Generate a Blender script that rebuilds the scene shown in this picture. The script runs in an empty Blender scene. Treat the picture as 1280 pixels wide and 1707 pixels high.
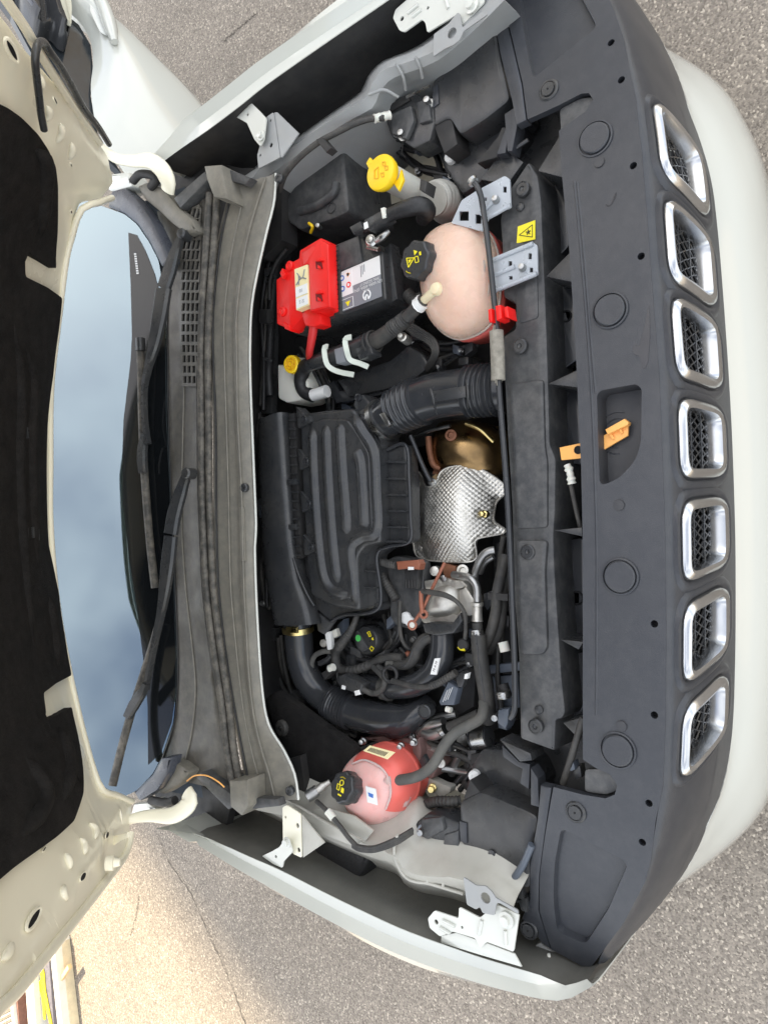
import bpy, bmesh, math, random
from mathutils import Vector, Matrix
from mathutils.geometry import tessellate_polygon
R = math.radians
random.seed(7)
sc = bpy.context.scene
C = sc.collection
# ------------------------------------------------------------ camera
CAM = Vector((-0.135, 0.0, 2.05)); PITCH, YAW, ROLL, FPX = R(52), R(3.196), R(0.339), 1184.0
fw = Vector((math.sin(YAW)*math.cos(PITCH), math.cos(YAW)*math.cos(PITCH), -math.sin(PITCH)))
rt = fw.cross(Vector((0,0,1))).normalized(); up = rt.cross(fw)
rt2 = rt*math.cos(ROLL)+up*math.sin(ROLL); up2 = -rt*math.sin(ROLL)+up*math.cos(ROLL)
cd = bpy.data.cameras.new('camera'); cam = bpy.data.objects.new('camera', cd); C.objects.link(cam)
X, Y, Z = -up2, rt2, -fw                       # the phone is held turned by a quarter
cam.matrix_world = Matrix(((X.x,Y.x,Z.x,CAM.x),(X.y,Y.y,Z.y,CAM.y),(X.z,Y.z,Z.z,CAM.z),(0,0,0,1)))
cd.sensor_fit = 'VERTICAL'; cd.sensor_height = 36; cd.lens = FPX/1707*36; cd.clip_start = .02; cd.clip_end = 2000
sc.camera = cam
# ------------------------------------------------------------ light
SUN_EL, SUN_AZ = R(52), math.atan2(.80, .60)          # azimuth from +Y towards +X
sdir = Vector((math.sin(SUN_AZ)*math.cos(SUN_EL), math.cos(SUN_AZ)*math.cos(SUN_EL), math.sin(SUN_EL)))
wd = bpy.data.worlds.new('World'); sc.world = wd; wd.use_nodes = True
nt = wd.node_tree; nt.nodes.clear()
wo = nt.nodes.new('ShaderNodeOutputWorld'); bg = nt.nodes.new('ShaderNodeBackground'); bg.inputs[1].default_value = .12
sky = nt.nodes.new('ShaderNodeTexSky'); sky.sky_type = 'NISHITA'; sky.sun_disc = False
sky.sun_elevation = SUN_EL; sky.sun_rotation = SUN_AZ; sky.dust_density = 2.0; sky.air_density = 1.0; sky.ozone_density = 1.0
tc = nt.nodes.new('ShaderNodeTexCoord'); mp = nt.nodes.new('ShaderNodeMapping'); mp.inputs['Scale'].default_value = (1,1,1.6)
cn = nt.nodes.new('ShaderNodeTexNoise'); cn.inputs['Scale'].default_value = 1.9; cn.inputs['Detail'].default_value = 4.5; cn.inputs['Roughness'].default_value = .55
cr = nt.nodes.new('ShaderNodeValToRGB'); cr.color_ramp.elements[0].position = .36; cr.color_ramp.elements[1].position = .72
mx = nt.nodes.new('ShaderNodeMix'); mx.data_type = 'RGBA'; mx.inputs[7].default_value = (13.0, 12.8, 12.2, 1)
nt.links.new(tc.outputs['Generated'], mp.inputs[0]); nt.links.new(mp.outputs[0], cn.inputs[0]); nt.links.new(cn.outputs[0], cr.inputs[0])
nt.links.new(cr.outputs[0], mx.inputs[0]); nt.links.new(sky.outputs[0], mx.inputs[6]); nt.links.new(mx.outputs[2], bg.inputs[0]); nt.links.new(bg.outputs[0], wo.inputs[0])
sl = bpy.data.lights.new('sun', 'SUN'); sl.energy = 5.0; sl.angle = R(1.5); sl.color = (1, .82, .55)
so = bpy.data.objects.new('sun', sl); C.objects.link(so); so.rotation_euler = (-sdir).to_track_quat('-Z','Y').to_euler(); so.location = (8,6,14)
vs = sc.view_settings; vs.view_transform = 'Standard'; vs.look = 'None'; vs.gamma = 1; vs.exposure = 1.2
sc.cycles.max_bounces = 7; sc.cycles.diffuse_bounces = 4; sc.cycles.glossy_bounces = 4; sc.cycles.transmission_bounces = 6; sc.cycles.transparent_max_bounces = 8
sc.cycles.use_denoising = True
# ------------------------------------------------------------ pixel -> world
def ray(u, v): return fw + rt2*((853.5-v)/FPX) + up2*(-(u-640)/FPX)
def P(u, v, z):
    d = ray(u, v)
    if callable(z):
        zz = .95
        for i in range(6):
            p = CAM + d*((zz-CAM.z)/d.z); zz = z(p.x, p.y)
        return CAM + d*((zz-CAM.z)/d.z)
    return CAM + d*((z-CAM.z)/d.z)
def Pp(u, v, q, n):                            # on any plane
    d = ray(u, v); return CAM + d*((q-CAM).dot(n)/d.dot(n))
def toward(u, v, z, du, dv, ang):               # a direction turned ang away from the viewer, leaning along (du, dv) in the picture
    c = (CAM-P(u, v, z)).normalized(); s = (rt2*-dv+up2*-du).normalized(); s = (s-c*s.dot(c)).normalized(); return c*math.cos(R(ang))+s*math.sin(R(ang))
def PX(r, z, u=700): return r/FPX*((2.05-z)/(-ray(u, 853).z))          # pixels -> metres at height z
# ------------------------------------------------------------ materials
M = {}
def mat(name, col, rough=.5, metal=0, var=.18, scale=14, bump=0, bscale=260, coat=0, spec=.5, dust=None, trans=0, sss=0, sssr=None, ior=1.5, rvar=.12, aniso=0, alpha=1):
    m = bpy.data.materials.new(name); m.use_nodes = True; t = m.node_tree; n = t.nodes; l = t.links
    b = n['Principled BSDF']; tcx = n.new('ShaderNodeTexCoord')
    geo = n.new('ShaderNodeNewGeometry')
    no = n.new('ShaderNodeTexNoise'); no.inputs['Scale'].default_value = scale; no.inputs['Detail'].default_value = 6; no.inputs['Roughness'].default_value = .62
    l.new(geo.outputs['Position'], no.inputs['Vector'])
    mr = n.new('ShaderNodeMapRange'); mr.inputs[1].default_value = .25; mr.inputs[2].default_value = .75; mr.inputs[3].default_value = 1-var; mr.inputs[4].default_value = 1+var
    l.new(no.outputs[0], mr.inputs[0])
    hv = n.new('ShaderNodeMix'); hv.data_type = 'RGBA'; hv.blend_type = 'MULTIPLY'; hv.inputs[0].default_value = 1; hv.inputs[6].default_value = (*col, 1)
    l.new(mr.outputs[0], hv.inputs[7]); out = hv.outputs[2]
    if dust:
        dc, da, ds = dust
        dn = n.new('ShaderNodeTexNoise'); dn.inputs['Scale'].default_value = ds; dn.inputs['Detail'].default_value = 8; dn.inputs['Roughness'].default_value = .7
        l.new(geo.outputs['Position'], dn.inputs['Vector'])
        rr = n.new('ShaderNodeValToRGB'); rr.color_ramp.elements[0].position = .42; rr.color_ramp.elements[1].position = .75
        rr.color_ramp.elements[1].color = (da, da, da, 1); rr.color_ramp.elements[0].color = (da*.12,)*3+(1,)
        l.new(dn.outputs[0], rr.inputs[0])
        dm = n.new('ShaderNodeMix'); dm.data_type = 'RGBA'; dm.inputs[7].default_value = (*dc, 1); l.new(rr.outputs[0], dm.inputs[0]); l.new(out, dm.inputs[6]); out = dm.outputs[2]
    l.new(out, b.inputs['Base Color'])
    r2 = n.new('ShaderNodeMapRange'); r2.inputs[1].default_value = .3; r2.inputs[2].default_value = .7; r2.inputs[3].default_value = max(.02, rough-rvar*.6); r2.inputs[4].default_value = min(1, rough+rvar)
    n2 = n.new('ShaderNodeTexNoise'); n2.inputs['Scale'].default_value = scale*2.7; n2.inputs['Detail'].default_value = 5; l.new(geo.outputs['Position'], n2.inputs['Vector']); l.new(n2.outputs[0], r2.inputs[0]); l.new(r2.outputs[0], b.inputs['Roughness'])
    b.inputs['Metallic'].default_value = metal; b.inputs['IOR'].default_value = ior; b.inputs['Specular IOR Level'].default_value = spec
    b.inputs['Coat Weight'].default_value = coat; b.inputs['Coat Roughness'].default_value = .06
    b.inputs['Transmission Weight'].default_value = trans
    if sss:
        b.inputs['Subsurface Weight'].default_value = sss; b.inputs['Subsurface Radius'].default_value = sssr or (.02,.008,.005); b.inputs['Subsurface Scale'].default_value = 1
    if bump:
        bn = n.new('ShaderNodeTexNoise'); bn.inputs['Scale'].default_value = bscale; bn.inputs['Detail'].default_value = 3; l.new(geo.outputs['Position'], bn.inputs['Vector'])
        bp = n.new('ShaderNodeBump'); bp.inputs['Strength'].default_value = bump; bp.inputs['Distance'].default_value = .002
        l.new(bn.outputs[0], bp.inputs['Height']); l.new(bp.outputs[0], b.inputs['Normal'])
    M[name] = m; return m
DU = (.30,.27,.22)
mat('paint', (.60,.61,.56), .12, var=.012, scale=2, coat=.8, rvar=.03)
mat('paint_in', (.88,.84,.68), .30, var=.04, scale=3, coat=.2, rvar=.05)
mat('paint_grey', (.46,.45,.40), .36, var=.10, scale=9, dust=(DU,.3,25))
mat('metal_grey', (.30,.31,.31), .38, metal=0, var=.12, scale=9, dust=(DU,.25,25))
mat('header', (.032,.035,.042), .34, var=.06, scale=3, bump=.22, bscale=620, dust=((.22,.215,.205),.08,45), rvar=.08)
mat('header_dark', (.030,.032,.038), .5, var=.10, scale=7, bump=.1, bscale=900, dust=(DU,.08,9))
mat('plastic', (.028,.030,.033), .28, var=.2, bump=.05, bscale=700, dust=(DU,.10,16))
mat('plastic_dusty', (.040,.042,.045), .44, var=.2, bump=.12, bscale=600, dust=((.30,.29,.27),.26,45))
mat('plastic_gloss', (.028,.030,.034), .16, var=.15, bump=.02, bscale=300, dust=(DU,.05,16))
mat('black', (.016,.016,.017), .6, var=.3, dust=(DU,.07,20))
mat('rubber', (.028,.028,.028), .62, var=.25, dust=(DU,.22,24))
mat('rubber_grey', (.075,.075,.070), .7, var=.2, dust=(DU,.25,30))
mat('cowl', (.155,.146,.124), .46, var=.14, scale=5, bump=.12, bscale=420, dust=((.40,.36,.28),.30,40), rvar=.15)
mat('cowl_dark', (.075,.071,.063), .42, var=.15, scale=5, bump=.12, bscale=420, dust=((.30,.27,.21),.28,40), rvar=.15)
mat('seal', (.024,.024,.023), .6, var=.3, scale=30, dust=((.36,.32,.26),.55,40))
mat('felt', (.013,.0125,.0125), .95, var=.5, scale=40, bump=1.0, bscale=300, spec=.15, dust=((.032,.028,.025),.4,14))
mat('red', (.80,.012,.010), .38, var=.08, scale=20, bump=.05, bscale=500)
mat('red_cable', (.62,.03,.03), .5, var=.1)
mat('yellow', (.90,.60,.012), .42, var=.06, scale=20, bump=.05)
mat('yellow_print', (.85,.72,.02), .5, var=.02)
mat('orange', (.92,.45,.12), .5, var=.05)
mat('tank', (.74,.53,.41), .26, var=.08, scale=20, bump=.10, bscale=60, sss=.6, sssr=(.05,.025,.016), dust=((.70,.40,.31),.5,9))
mat('tank_red', (.82,.15,.12), .35, var=.06, sss=.2, bump=.03, bscale=60)
mat('tank_pink', (.86,.50,.46), .30, var=.12, scale=18, sss=.6, sssr=(.05,.018,.015), bump=.06, bscale=70, dust=((.82,.34,.31),.4,9))
mat('white_plastic', (.70,.69,.62), .42, var=.06, sss=.1)
mat('white_label', (.80,.80,.78), .45, var=.03)
mat('grey_label', (.22,.23,.25), .45, var=.05)
mat('bluegrey', (.085,.10,.125), .4, var=.1)
mat('clear_plastic', (.62,.66,.70), .3, var=.06, trans=.35, ior=1.4)
mat('alu', (.62,.60,.55), .42, metal=.85, var=.2, scale=30, bump=.25, bscale=250, dust=(DU,.2,30))
mat('alu_pipe', (.40,.40,.39), .35, metal=.9, var=.15)
mat('steel', (.42,.42,.41), .30, metal=1, var=.2)
mat('bolt_dull', (.26,.26,.255), .42, metal=.9, var=.3)
mat('brass', (.75,.60,.26), .3, metal=1, var=.2)
mat('rust', (.23,.10,.055), .6, metal=.4, var=.4, scale=40)
mat('copper', (.30,.105,.06), .45, metal=0, var=.2)
mat('shaded_grey', (.13,.128,.115), .5, var=.15, dust=(DU,.12,25))  # panel grey darkened to carry the gap's shade in its colour
mat('bronze', (.34,.22,.10), .30, metal=1, var=.4, scale=10, bump=.05, bscale=80, dust=((.10,.07,.05),.5,30))
mat('chrome', (.55,.56,.57), .22, metal=1, var=.05, rvar=.05)
mat('ridge_glint', (.13,.13,.128), .40, var=.2)  # lighter tone painting a highlight onto lid ridges; assigned nowhere
mat('grille', (.040,.041,.043), .22, var=.1)
mat('foam', (.26,.24,.20), .9, var=.35, scale=90, bump=.3, bscale=400)
mat('green', (.10,.62,.13), .5, var=.02)
mat('blue_print', (.05,.16,.5), .5, var=.02)
mat('hole_shade', (.004,.004,.005), .9, var=.1)  # near-black that paints the shade inside openings
mat('tape', (.016,.016,.017), .5, var=.4, scale=60, bump=.5, bscale=160)
mat('wood', (.72,.62,.42), .75, var=.2, scale=20, bump=.2)
mat('wood_white', (.80,.78,.68), .7, var=.1, scale=20)
mat('slate', (.15,.14,.16), .7, var=.3, scale=50)
mat('brick_red', (.22,.11,.08), .8, var=.3, scale=50)
mat('wall', (.55,.52,.46), .85, var=.08, scale=3, bump=.2)
mat('dash', (.06,.075,.095), .7, var=.15)
mat('water', (.020,.022,.028), .18, var=.1)
# foil: crossed dimples
def foil():
    m = mat('foil', (.66,.64,.59), .42, metal=1, var=.14, scale=22); t = m.node_tree; n = t.nodes; l = t.links; b = n['Principled BSDF']
    geo = n.new('ShaderNodeNewGeometry'); v = n.new('ShaderNodeTexVoronoi'); v.inputs['Scale'].default_value = 140; v.inputs['Randomness'].default_value = .12
    mp = n.new('ShaderNodeMapping'); mp.inputs['Rotation'].default_value = (0,0,R(45)); l.new(geo.outputs['Position'], mp.inputs[0])
    fl = n.new('ShaderNodeVectorMath'); fl.operation = 'MULTIPLY'; fl.inputs[1].default_value = (1,1,0); l.new(mp.outputs[0], fl.inputs[0]); l.new(fl.outputs[0], v.inputs['Vector'])
    bp = n.new('ShaderNodeBump'); bp.inputs['Strength'].default_value = .62; bp.inputs['Distance'].default_value = .0025; bp.invert = True
    l.new(v.outputs['Distance'], bp.inputs['Height']); l.new(bp.outputs[0], b.inputs['Normal'])
foil()
def asphalt():
    m = bpy.data.materials.new('asphalt'); m.use_nodes = True; t = m.node_tree; n = t.nodes; l = t.links; b = n['Principled BSDF']
    geo = n.new('ShaderNodeNewGeometry')
    v = n.new('ShaderNodeTexVoronoi'); v.inputs['Scale'].default_value = 190; l.new(geo.outputs['Position'], v.inputs['Vector'])
    sp = n.new('ShaderNodeSeparateColor'); l.new(v.outputs['Color'], sp.inputs[0])
    rp = n.new('ShaderNodeValToRGB'); e = rp.color_ramp.elements; e[0].position = 0; e[0].color = (.15,.128,.107,1); e[1].position = 1; e[1].color = (.56,.49,.40,1)
    for p, c in ((.25,(.215,.187,.156,1)),(.6,(.27,.235,.195,1)),(.9,(.335,.292,.24,1))):
        x = e.new(p); x.color = c
    l.new(sp.outputs[0], rp.inputs[0])
    no = n.new('ShaderNodeTexNoise'); no.inputs['Scale'].default_value = 1.3; no.inputs['Detail'].default_value = 5; l.new(geo.outputs['Position'], no.inputs['Vector'])
    mr = n.new('ShaderNodeMapRange'); mr.inputs[1].default_value = .3; mr.inputs[2].default_value = .7; mr.inputs[3].default_value = .82; mr.inputs[4].default_value = 1.12; l.new(no.outputs[0], mr.inputs[0])
    mu = n.new('ShaderNodeMix'); mu.data_type = 'RGBA'; mu.blend_type = 'MULTIPLY'; mu.inputs[0].default_value = 1; l.new(rp.outputs[0], mu.inputs[6]); l.new(mr.outputs[0], mu.inputs[7])
    l.new(mu.outputs[2], b.inputs['Base Color']); b.inputs['Roughness'].default_value = .9
    bp = n.new('ShaderNodeBump'); bp.inputs['Strength'].default_value = .6; bp.inputs['Distance'].default_value = .003; bp.invert = True
    l.new(v.outputs['Distance'], bp.inputs['Height']); l.new(bp.outputs[0], b.inputs['Normal'])
    M['asphalt'] = m
asphalt()
def glass():
    m = bpy.data.materials.new('glass'); m.use_nodes = True; t = m.node_tree; n = t.nodes; l = t.links; n.clear()
    o = n.new('ShaderNodeOutputMaterial'); g = n.new('ShaderNodeBsdfGlossy'); g.inputs['Roughness'].default_value = .015; g.inputs['Color'].default_value = (.70,.87,.98,1)
    tr = n.new('ShaderNodeBsdfTransparent'); tr.inputs['Color'].default_value = (.50,.60,.62,1)
    fr = n.new('ShaderNodeFresnel'); fr.inputs['IOR'].default_value = 3.1; mx = n.new('ShaderNodeMixShader')
    l.new(fr.outputs[0], mx.inputs[0]); l.new(tr.outputs[0], mx.inputs[1]); l.new(g.outputs[0], mx.inputs[2]); l.new(mx.outputs[0], o.inputs[0]); M['glass'] = m
glass()
# ------------------------------------------------------------ objects
WO = {}
def tag(o, label=None, cat=None, group=None, kind=None):
    if label: o['label'] = label
    if cat: o['category'] = cat
    if group: o['group'] = group
    if kind: o['kind'] = kind
    return o
def empty(name, loc, label=None, cat=None, group=None):
    o = bpy.data.objects.new(name, None); C.objects.link(o); o.location = loc; o.empty_display_size = .05; WO[o.name] = Vector(loc)
    return tag(o, label, cat, group)
def obj(name, bm, m, parent=None, smooth=35, kind=None, label=None, cat=None, group=None):
    bmesh.ops.recalc_face_normals(bm, faces=bm.faces)
    me = bpy.data.meshes.new(name); bm.to_mesh(me); bm.free()
    xs = [v.co.copy() for v in me.vertices]
    c = Vector(((min(v.x for v in xs)+max(v.x for v in xs))/2, (min(v.y for v in xs)+max(v.y for v in xs))/2, min(v.z for v in xs)))
    me.transform(Matrix.Translation(-c)); me.materials.append(M[m] if isinstance(m, str) else m)
    if smooth:
        for p in me.polygons: p.use_smooth = True
        me.set_sharp_from_angle(angle=R(smooth))
    o = bpy.data.objects.new(name, me); C.objects.link(o); WO[o.name] = c
    if parent: o.parent = parent; o.location = c - WO[parent.name]
    else: o.location = c
    return tag(o, label, cat, group, kind)
def thing(name, u, v, z, label, cat, group=None): return empty(name, P(u, v, z), label, cat, group)
# ------------------------------------------------------------ shapes
def catmull(pts, n, closed=False):
    pts = [Vector(p) for p in pts]; N = len(pts)
    if N == 2 and not closed: return [pts[0].lerp(pts[1], i/n) for i in range(n+1)]
    segs = N if closed else N-1
    L = [(pts[(i+1)%N]-pts[i]).length for i in range(segs)]; T = sum(L); out = []
    per = [max(1, round(n*x/T)) for x in L]
    for i in range(segs):
        a = pts[(i-1)%N] if closed or i>0 else pts[0]*2-pts[1]; b = pts[i]; c = pts[(i+1)%N]
        d = pts[(i+2)%N] if closed or i+2<N else pts[-1]*2-pts[-2]
        for k in range(per[i]):
            t = k/per[i]; out.append(.5*((2*b)+(c-a)*t+(2*a-5*b+4*c-d)*t*t+(3*b-a-3*c+d)*t**3))
    if not closed: out.append(pts[-1])
    return out
def resample(pts, n):
    L = [0]
    for a, b in zip(pts, pts[1:]): L.append(L[-1]+(b-a).length)
    out = []; j = 0
    for i in range(n):
        d = L[-1]*i/(n-1)
        while j < len(L)-2 and L[j+1] < d: j += 1
        t = (d-L[j])/max(1e-9, L[j+1]-L[j]); out.append(pts[j].lerp(pts[j+1], min(1, max(0, t))))
    return out
def pxs(pts, z): return [P(p[0], p[1], p[2] if len(p) > 2 else z) for p in pts]
def add_tube(bm, pts, r, seg=10, cap=True, ribs=None):
    """pts world; r scalar or list; ribs = (from, to, count, amplitude)"""
    n = len(pts); rings = []; t0 = (pts[1]-pts[0]).normalized(); nrm = t0.orthogonal().normalized()
    for i in range(n):
        t = (pts[min(n-1, i+1)]-pts[max(0, i-1)]).normalized(); nrm = (nrm-t*nrm.dot(t)).normalized(); bn = t.cross(nrm)
        f = i/(n-1); rr = r if not isinstance(r, (list, tuple)) else r[min(len(r)-2, int(f*(len(r)-1)))]*(1-(f*(len(r)-1)-min(len(r)-2, int(f*(len(r)-1)))))+r[min(len(r)-1, int(f*(len(r)-1))+1)]*(f*(len(r)-1)-min(len(r)-2, int(f*(len(r)-1))))
        for rb in (ribs or ()):
            if rb[0] <= f <= rb[1]: rr += rb[3]*(.5+.5*math.cos(2*math.pi*rb[2]*(f-rb[0])/(rb[1]-rb[0])))
        rings.append([bm.verts.new(pts[i]+(nrm*math.cos(2*math.pi*k/seg)+bn*math.sin(2*math.pi*k/seg))*rr) for k in range(seg)])
    for a, b in zip(rings, rings[1:]):
        for k in range(seg): bm.faces.new((a[k], a[(k+1)%seg], b[(k+1)%seg], b[k]))
    if cap: bm.faces.new(rings[0][::-1]); bm.faces.new(rings[-1])
def tube(name, pts, r, m, parent=None, z=.85, n=28, seg=10, ribs=None, world=False, smooth=50, **k):
    bm = bmesh.new(); w = pts if world else pxs(pts, z)
    add_tube(bm, resample(catmull(w, max(n, 24)), n) if len(w) > 2 else resample(w, n if ribs else 2), r, seg, True, ribs)
    return obj(name, bm, m, parent, smooth, **k)
def frame(axis):
    a = Vector(axis).normalized(); s = a.orthogonal().normalized(); return a, s, a.cross(s)
def add_lathe(bm, c, axis, prof, seg=24, lobes=None):
    a, s, t = frame(axis); rings = []
    for r, h in prof:
        rg = []
        for k in range(seg):
            an = 2*math.pi*k/seg; rr = r*(1+(lobes[1]*math.cos(lobes[0]*an) if lobes else 0))
            rg.append(bm.verts.new(Vector(c)+a*h+(s*math.cos(an)+t*math.sin(an))*max(rr, 1e-5)))
        rings.append(rg)
    for A, B in zip(rings, rings[1:]):
        for k in range(seg): bm.faces.new((A[k], A[(k+1)%seg], B[(k+1)%seg], B[k]))
    bm.faces.new(rings[0][::-1]); bm.faces.new(rings[-1])
def lathe(name, c, axis, prof, m, parent=None, seg=24, lobes=None, smooth=35, **k):
    bm = bmesh.new(); add_lathe(bm, c, axis, prof, seg, lobes); return obj(name, bm, m, parent, smooth, **k)
def area2(p): return sum(a.x*b.y-b.x*a.y for a, b in zip(p, p[1:]+p[:1]))
def rounded(pts, r, n=4):
    """round the corners of a closed loop of vectors"""
    out = []; N = len(pts)
    for i in range(N):
        a, b, c = pts[i-1], pts[i], pts[(i+1)%N]; da = (a-b); dc = (c-b); q = min(r, da.length*.45, dc.length*.45)
        p0 = b+da.normalized()*q; p1 = b+dc.normalized()*q
        for k in range(n+1):
            t = k/n; out.append(p0*(1-t)**2+b*2*t*(1-t)+p1*t*t)
    return out
def add_slab(bm, top, t, bevel=.004, seg=2, down=Vector((0,0,-1)), taper=0):
    """closed loop of world points (top face), drawn out along down by t"""
    c = sum(top, Vector())/len(top)
    nr = len(top)
    steps = [(1, t)] 
    rings = []
    # bevel ring: inset copies
    def inset(d):
        out = []
        s = 1 if area2(top) > 0 else -1
        for i in range(nr):
            a, b, e = top[i-1], top[i], top[(i+1)%nr]
            d1 = Vector((b.x-a.x, b.y-a.y)); d2 = Vector((e.x-b.x, e.y-b.y))
            if d1.length < 1e-7: d1 = d2
            if d2.length < 1e-7: d2 = d1
            n1 = Vector((-d1.y, d1.x)).normalized()*s; n2 = Vector((-d2.y, d2.x)).normalized()*s; nn = n1+n2
            if nn.length < 1e-4: nn = n1
            nn = nn.normalized(); k = d/max(.5, nn.dot(n1)); out.append(Vector((b.x+nn.x*k, b.y+nn.y*k, b.z)))
        return out
    lv = []
    if bevel:
        for k in range(seg+1):
            a = math.pi/2*k/seg; lv.append((bevel*(1-math.sin(a)), bevel*(1-math.cos(a))))       # (inset, drop)
    else: lv = [(0, 0)]
    for ins, dr in lv: rings.append([p+down*dr for p in (inset(ins) if ins > 1e-6 else top)])
    rings.append([p+down*t for p in (inset(-taper) if taper else top)])
    vs_ = [[bm.verts.new(p) for p in r] for r in rings]
    for A, B in zip(vs_, vs_[1:]):
        for k in range(nr): bm.faces.new((A[k], A[(k+1)%nr], B[(k+1)%nr], B[k]))
    for rg in (vs_[0], vs_[-1]):
        for tri in tessellate_polygon([[v.co for v in rg]]):
            try: bm.faces.new([rg[i] for i in tri])
            except ValueError: pass
def slab(name, pts, z, t, m, parent=None, bevel=.004, seg=2, rnd=0, taper=0, smooth=35, **k):
    w = pxs(pts, z); w = rounded(w, rnd) if rnd else w
    bm = bmesh.new(); add_slab(bm, w, t, bevel, seg, taper=taper); return obj(name, bm, m, parent, smooth, **k)
def plate(name, pts, holes, z, t, m, parent=None, rnd=0, sub=0, zf=None, fix=None, smooth=35, world=False, down=Vector((0,0,-1)), **k):
    """sheet with holes; zf(x,y) lifts it after filling"""
    bm = bmesh.new()
    def loop(w):
        vs_ = [bm.verts.new((p.x, p.y, p.z)) for p in w]
        for i in range(len(vs_)): bm.edges.new((vs_[i], vs_[(i+1)%len(vs_)]))
    w = pts if world else pxs(pts, z); loop(rounded(w, rnd) if rnd else w)
    for h in holes: loop(h)
    bmesh.ops.triangle_fill(bm, use_beauty=True, use_dissolve=False, edges=bm.edges[:], normal=(0,0,1))
    for i in range(sub):
        es = [e for e in bm.edges if e.calc_length() > .02]
        if es: bmesh.ops.subdivide_edges(bm, edges=es, cuts=1); bmesh.ops.triangulate(bm, faces=bm.faces[:])
    if zf:
        for v in bm.verts: v.co.z += zf(v.co.x, v.co.y)
    if fix:
        for v in bm.verts: v.co = fix(v.co.copy())
    for f in bm.faces:
        f.normal_update()
        if f.normal.z < 0: f.normal_flip()
    r = bmesh.ops.extrude_face_region(bm, geom=bm.faces[:]); bmesh.ops.translate(bm, vec=down*t, verts=[e for e in r['geom'] if isinstance(e, bmesh.types.BMVert)])
    return obj(name, bm, m, parent, smooth, **k)
def circ(u, v, z, r, n=14, sx=1, sy=1):
    c = P(u, v, z); return [c+Vector((math.cos(2*math.pi*i/n)*r*sx, math.sin(2*math.pi*i/n)*r*sy, 0)) for i in range(n)]
def add_grid(bm, G, close=False):
    V = [[bm.verts.new(p) for p in row] for row in G]
    for a, b in zip(V, V[1:]):
        for i in range(len(a)-1): bm.faces.new((a[i], a[i+1], b[i+1], b[i]))
        if close: bm.faces.new((a[-1], a[0], b[0], b[-1]))
    return V
def loft(name, rows, m, parent=None, n=40, sub=4, thick=0, smooth=40, **k):
    """rows of world points; smooth along the rows and across them"""
    rr = [resample(catmull(r, n*2), n) for r in rows]
    cols = [catmull([r[i] for r in rr], sub*(len(rr)-1)) if sub > 1 else [r[i] for r in rr] for i in range(n)]
    mn = min(len(c) for c in cols); cols = [resample(c, max(mn, 2)) if len(c) != mn else c for c in cols]
    bm = bmesh.new(); add_grid(bm, cols)
    if thick: bmesh.ops.recalc_face_normals(bm, faces=bm.faces); bmesh.ops.solidify(bm, geom=bm.faces[:], thickness=thick)
    return obj(name, bm, m, parent, smooth, **k)
def add_box(bm, c, a, b, h):
    """c centre-bottom, a and b half vectors, h up vector"""
    vs_ = [bm.verts.new(c+a*i+b*j+h*k) for k in (0,1) for i, j in ((-1,-1),(1,-1),(1,1),(-1,1))]
    for f in ((0,1,2,3),(7,6,5,4),(0,4,5,1),(1,5,6,2),(2,6,7,3),(3,7,4,0)): bm.faces.new([vs_[i] for i in f])
def box(name, p, q, w, h, m, parent=None, z=None, bev=.003, **k):
    """bar from pixel p to pixel q, w wide, h high (its top at z)"""
    a = P(*p, z) if len(p) == 2 else P(*p); b = P(*q, z) if len(q) == 2 else P(*q); d = (b-a)/2; s = Vector((-d.y, d.x, 0)).normalized()*w/2
    bm = bmesh.new(); add_box(bm, (a+b)/2-Vector((0,0,h)), d, s, Vector((0,0,h)))
    if bev: bmesh.ops.bevel(bm, geom=bm.edges[:], offset=bev, segments=2, affect='EDGES', profile=.7)
    return obj(name, bm, m, parent, **k)
def text(name, s, o, right, upv, size, m, parent, h=.0006):
    cu = bpy.data.curves.new(name, 'FONT'); cu.body = s; cu.size = size; cu.align_x = 'CENTER'; cu.align_y = 'CENTER'; cu.resolution_u = 2
    t = bpy.data.objects.new(name, cu); C.objects.link(t); dg = bpy.context.evaluated_depsgraph_get(); me = bpy.data.meshes.new_from_object(t.evaluated_get(dg))
    bpy.data.objects.remove(t); bpy.data.curves.remove(cu)
    right = right.normalized(); n = right.cross(upv).normalized(); upv = n.cross(right)
    bm = bmesh.new(); bm.from_mesh(me); bpy.data.meshes.remove(me)
    for v in bm.verts: v.co = o + right*v.co.x + upv*v.co.y + n*h
    return obj(name, bm, m, parent, 0)
def patch(name, w, m, parent, lift=.0008, rnd=0):
    """thin printed sticker on world points w (flat loop)"""
    n = (w[1]-w[0]).cross(w[2]-w[1]).normalized()
    if n.z < 0: n = -n
    w = rounded(w, rnd) if rnd else w
    bm = bmesh.new(); a = [bm.verts.new(p+n*lift) for p in w]; b = [bm.verts.new(p+n*.0001) for p in w]; bm.faces.new(a)
    for i in range(len(a)): bm.faces.new((a[i], a[(i+1)%len(a)], b[(i+1)%len(a)], b[i]))
    return obj(name, bm, m, parent, 0)
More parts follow.
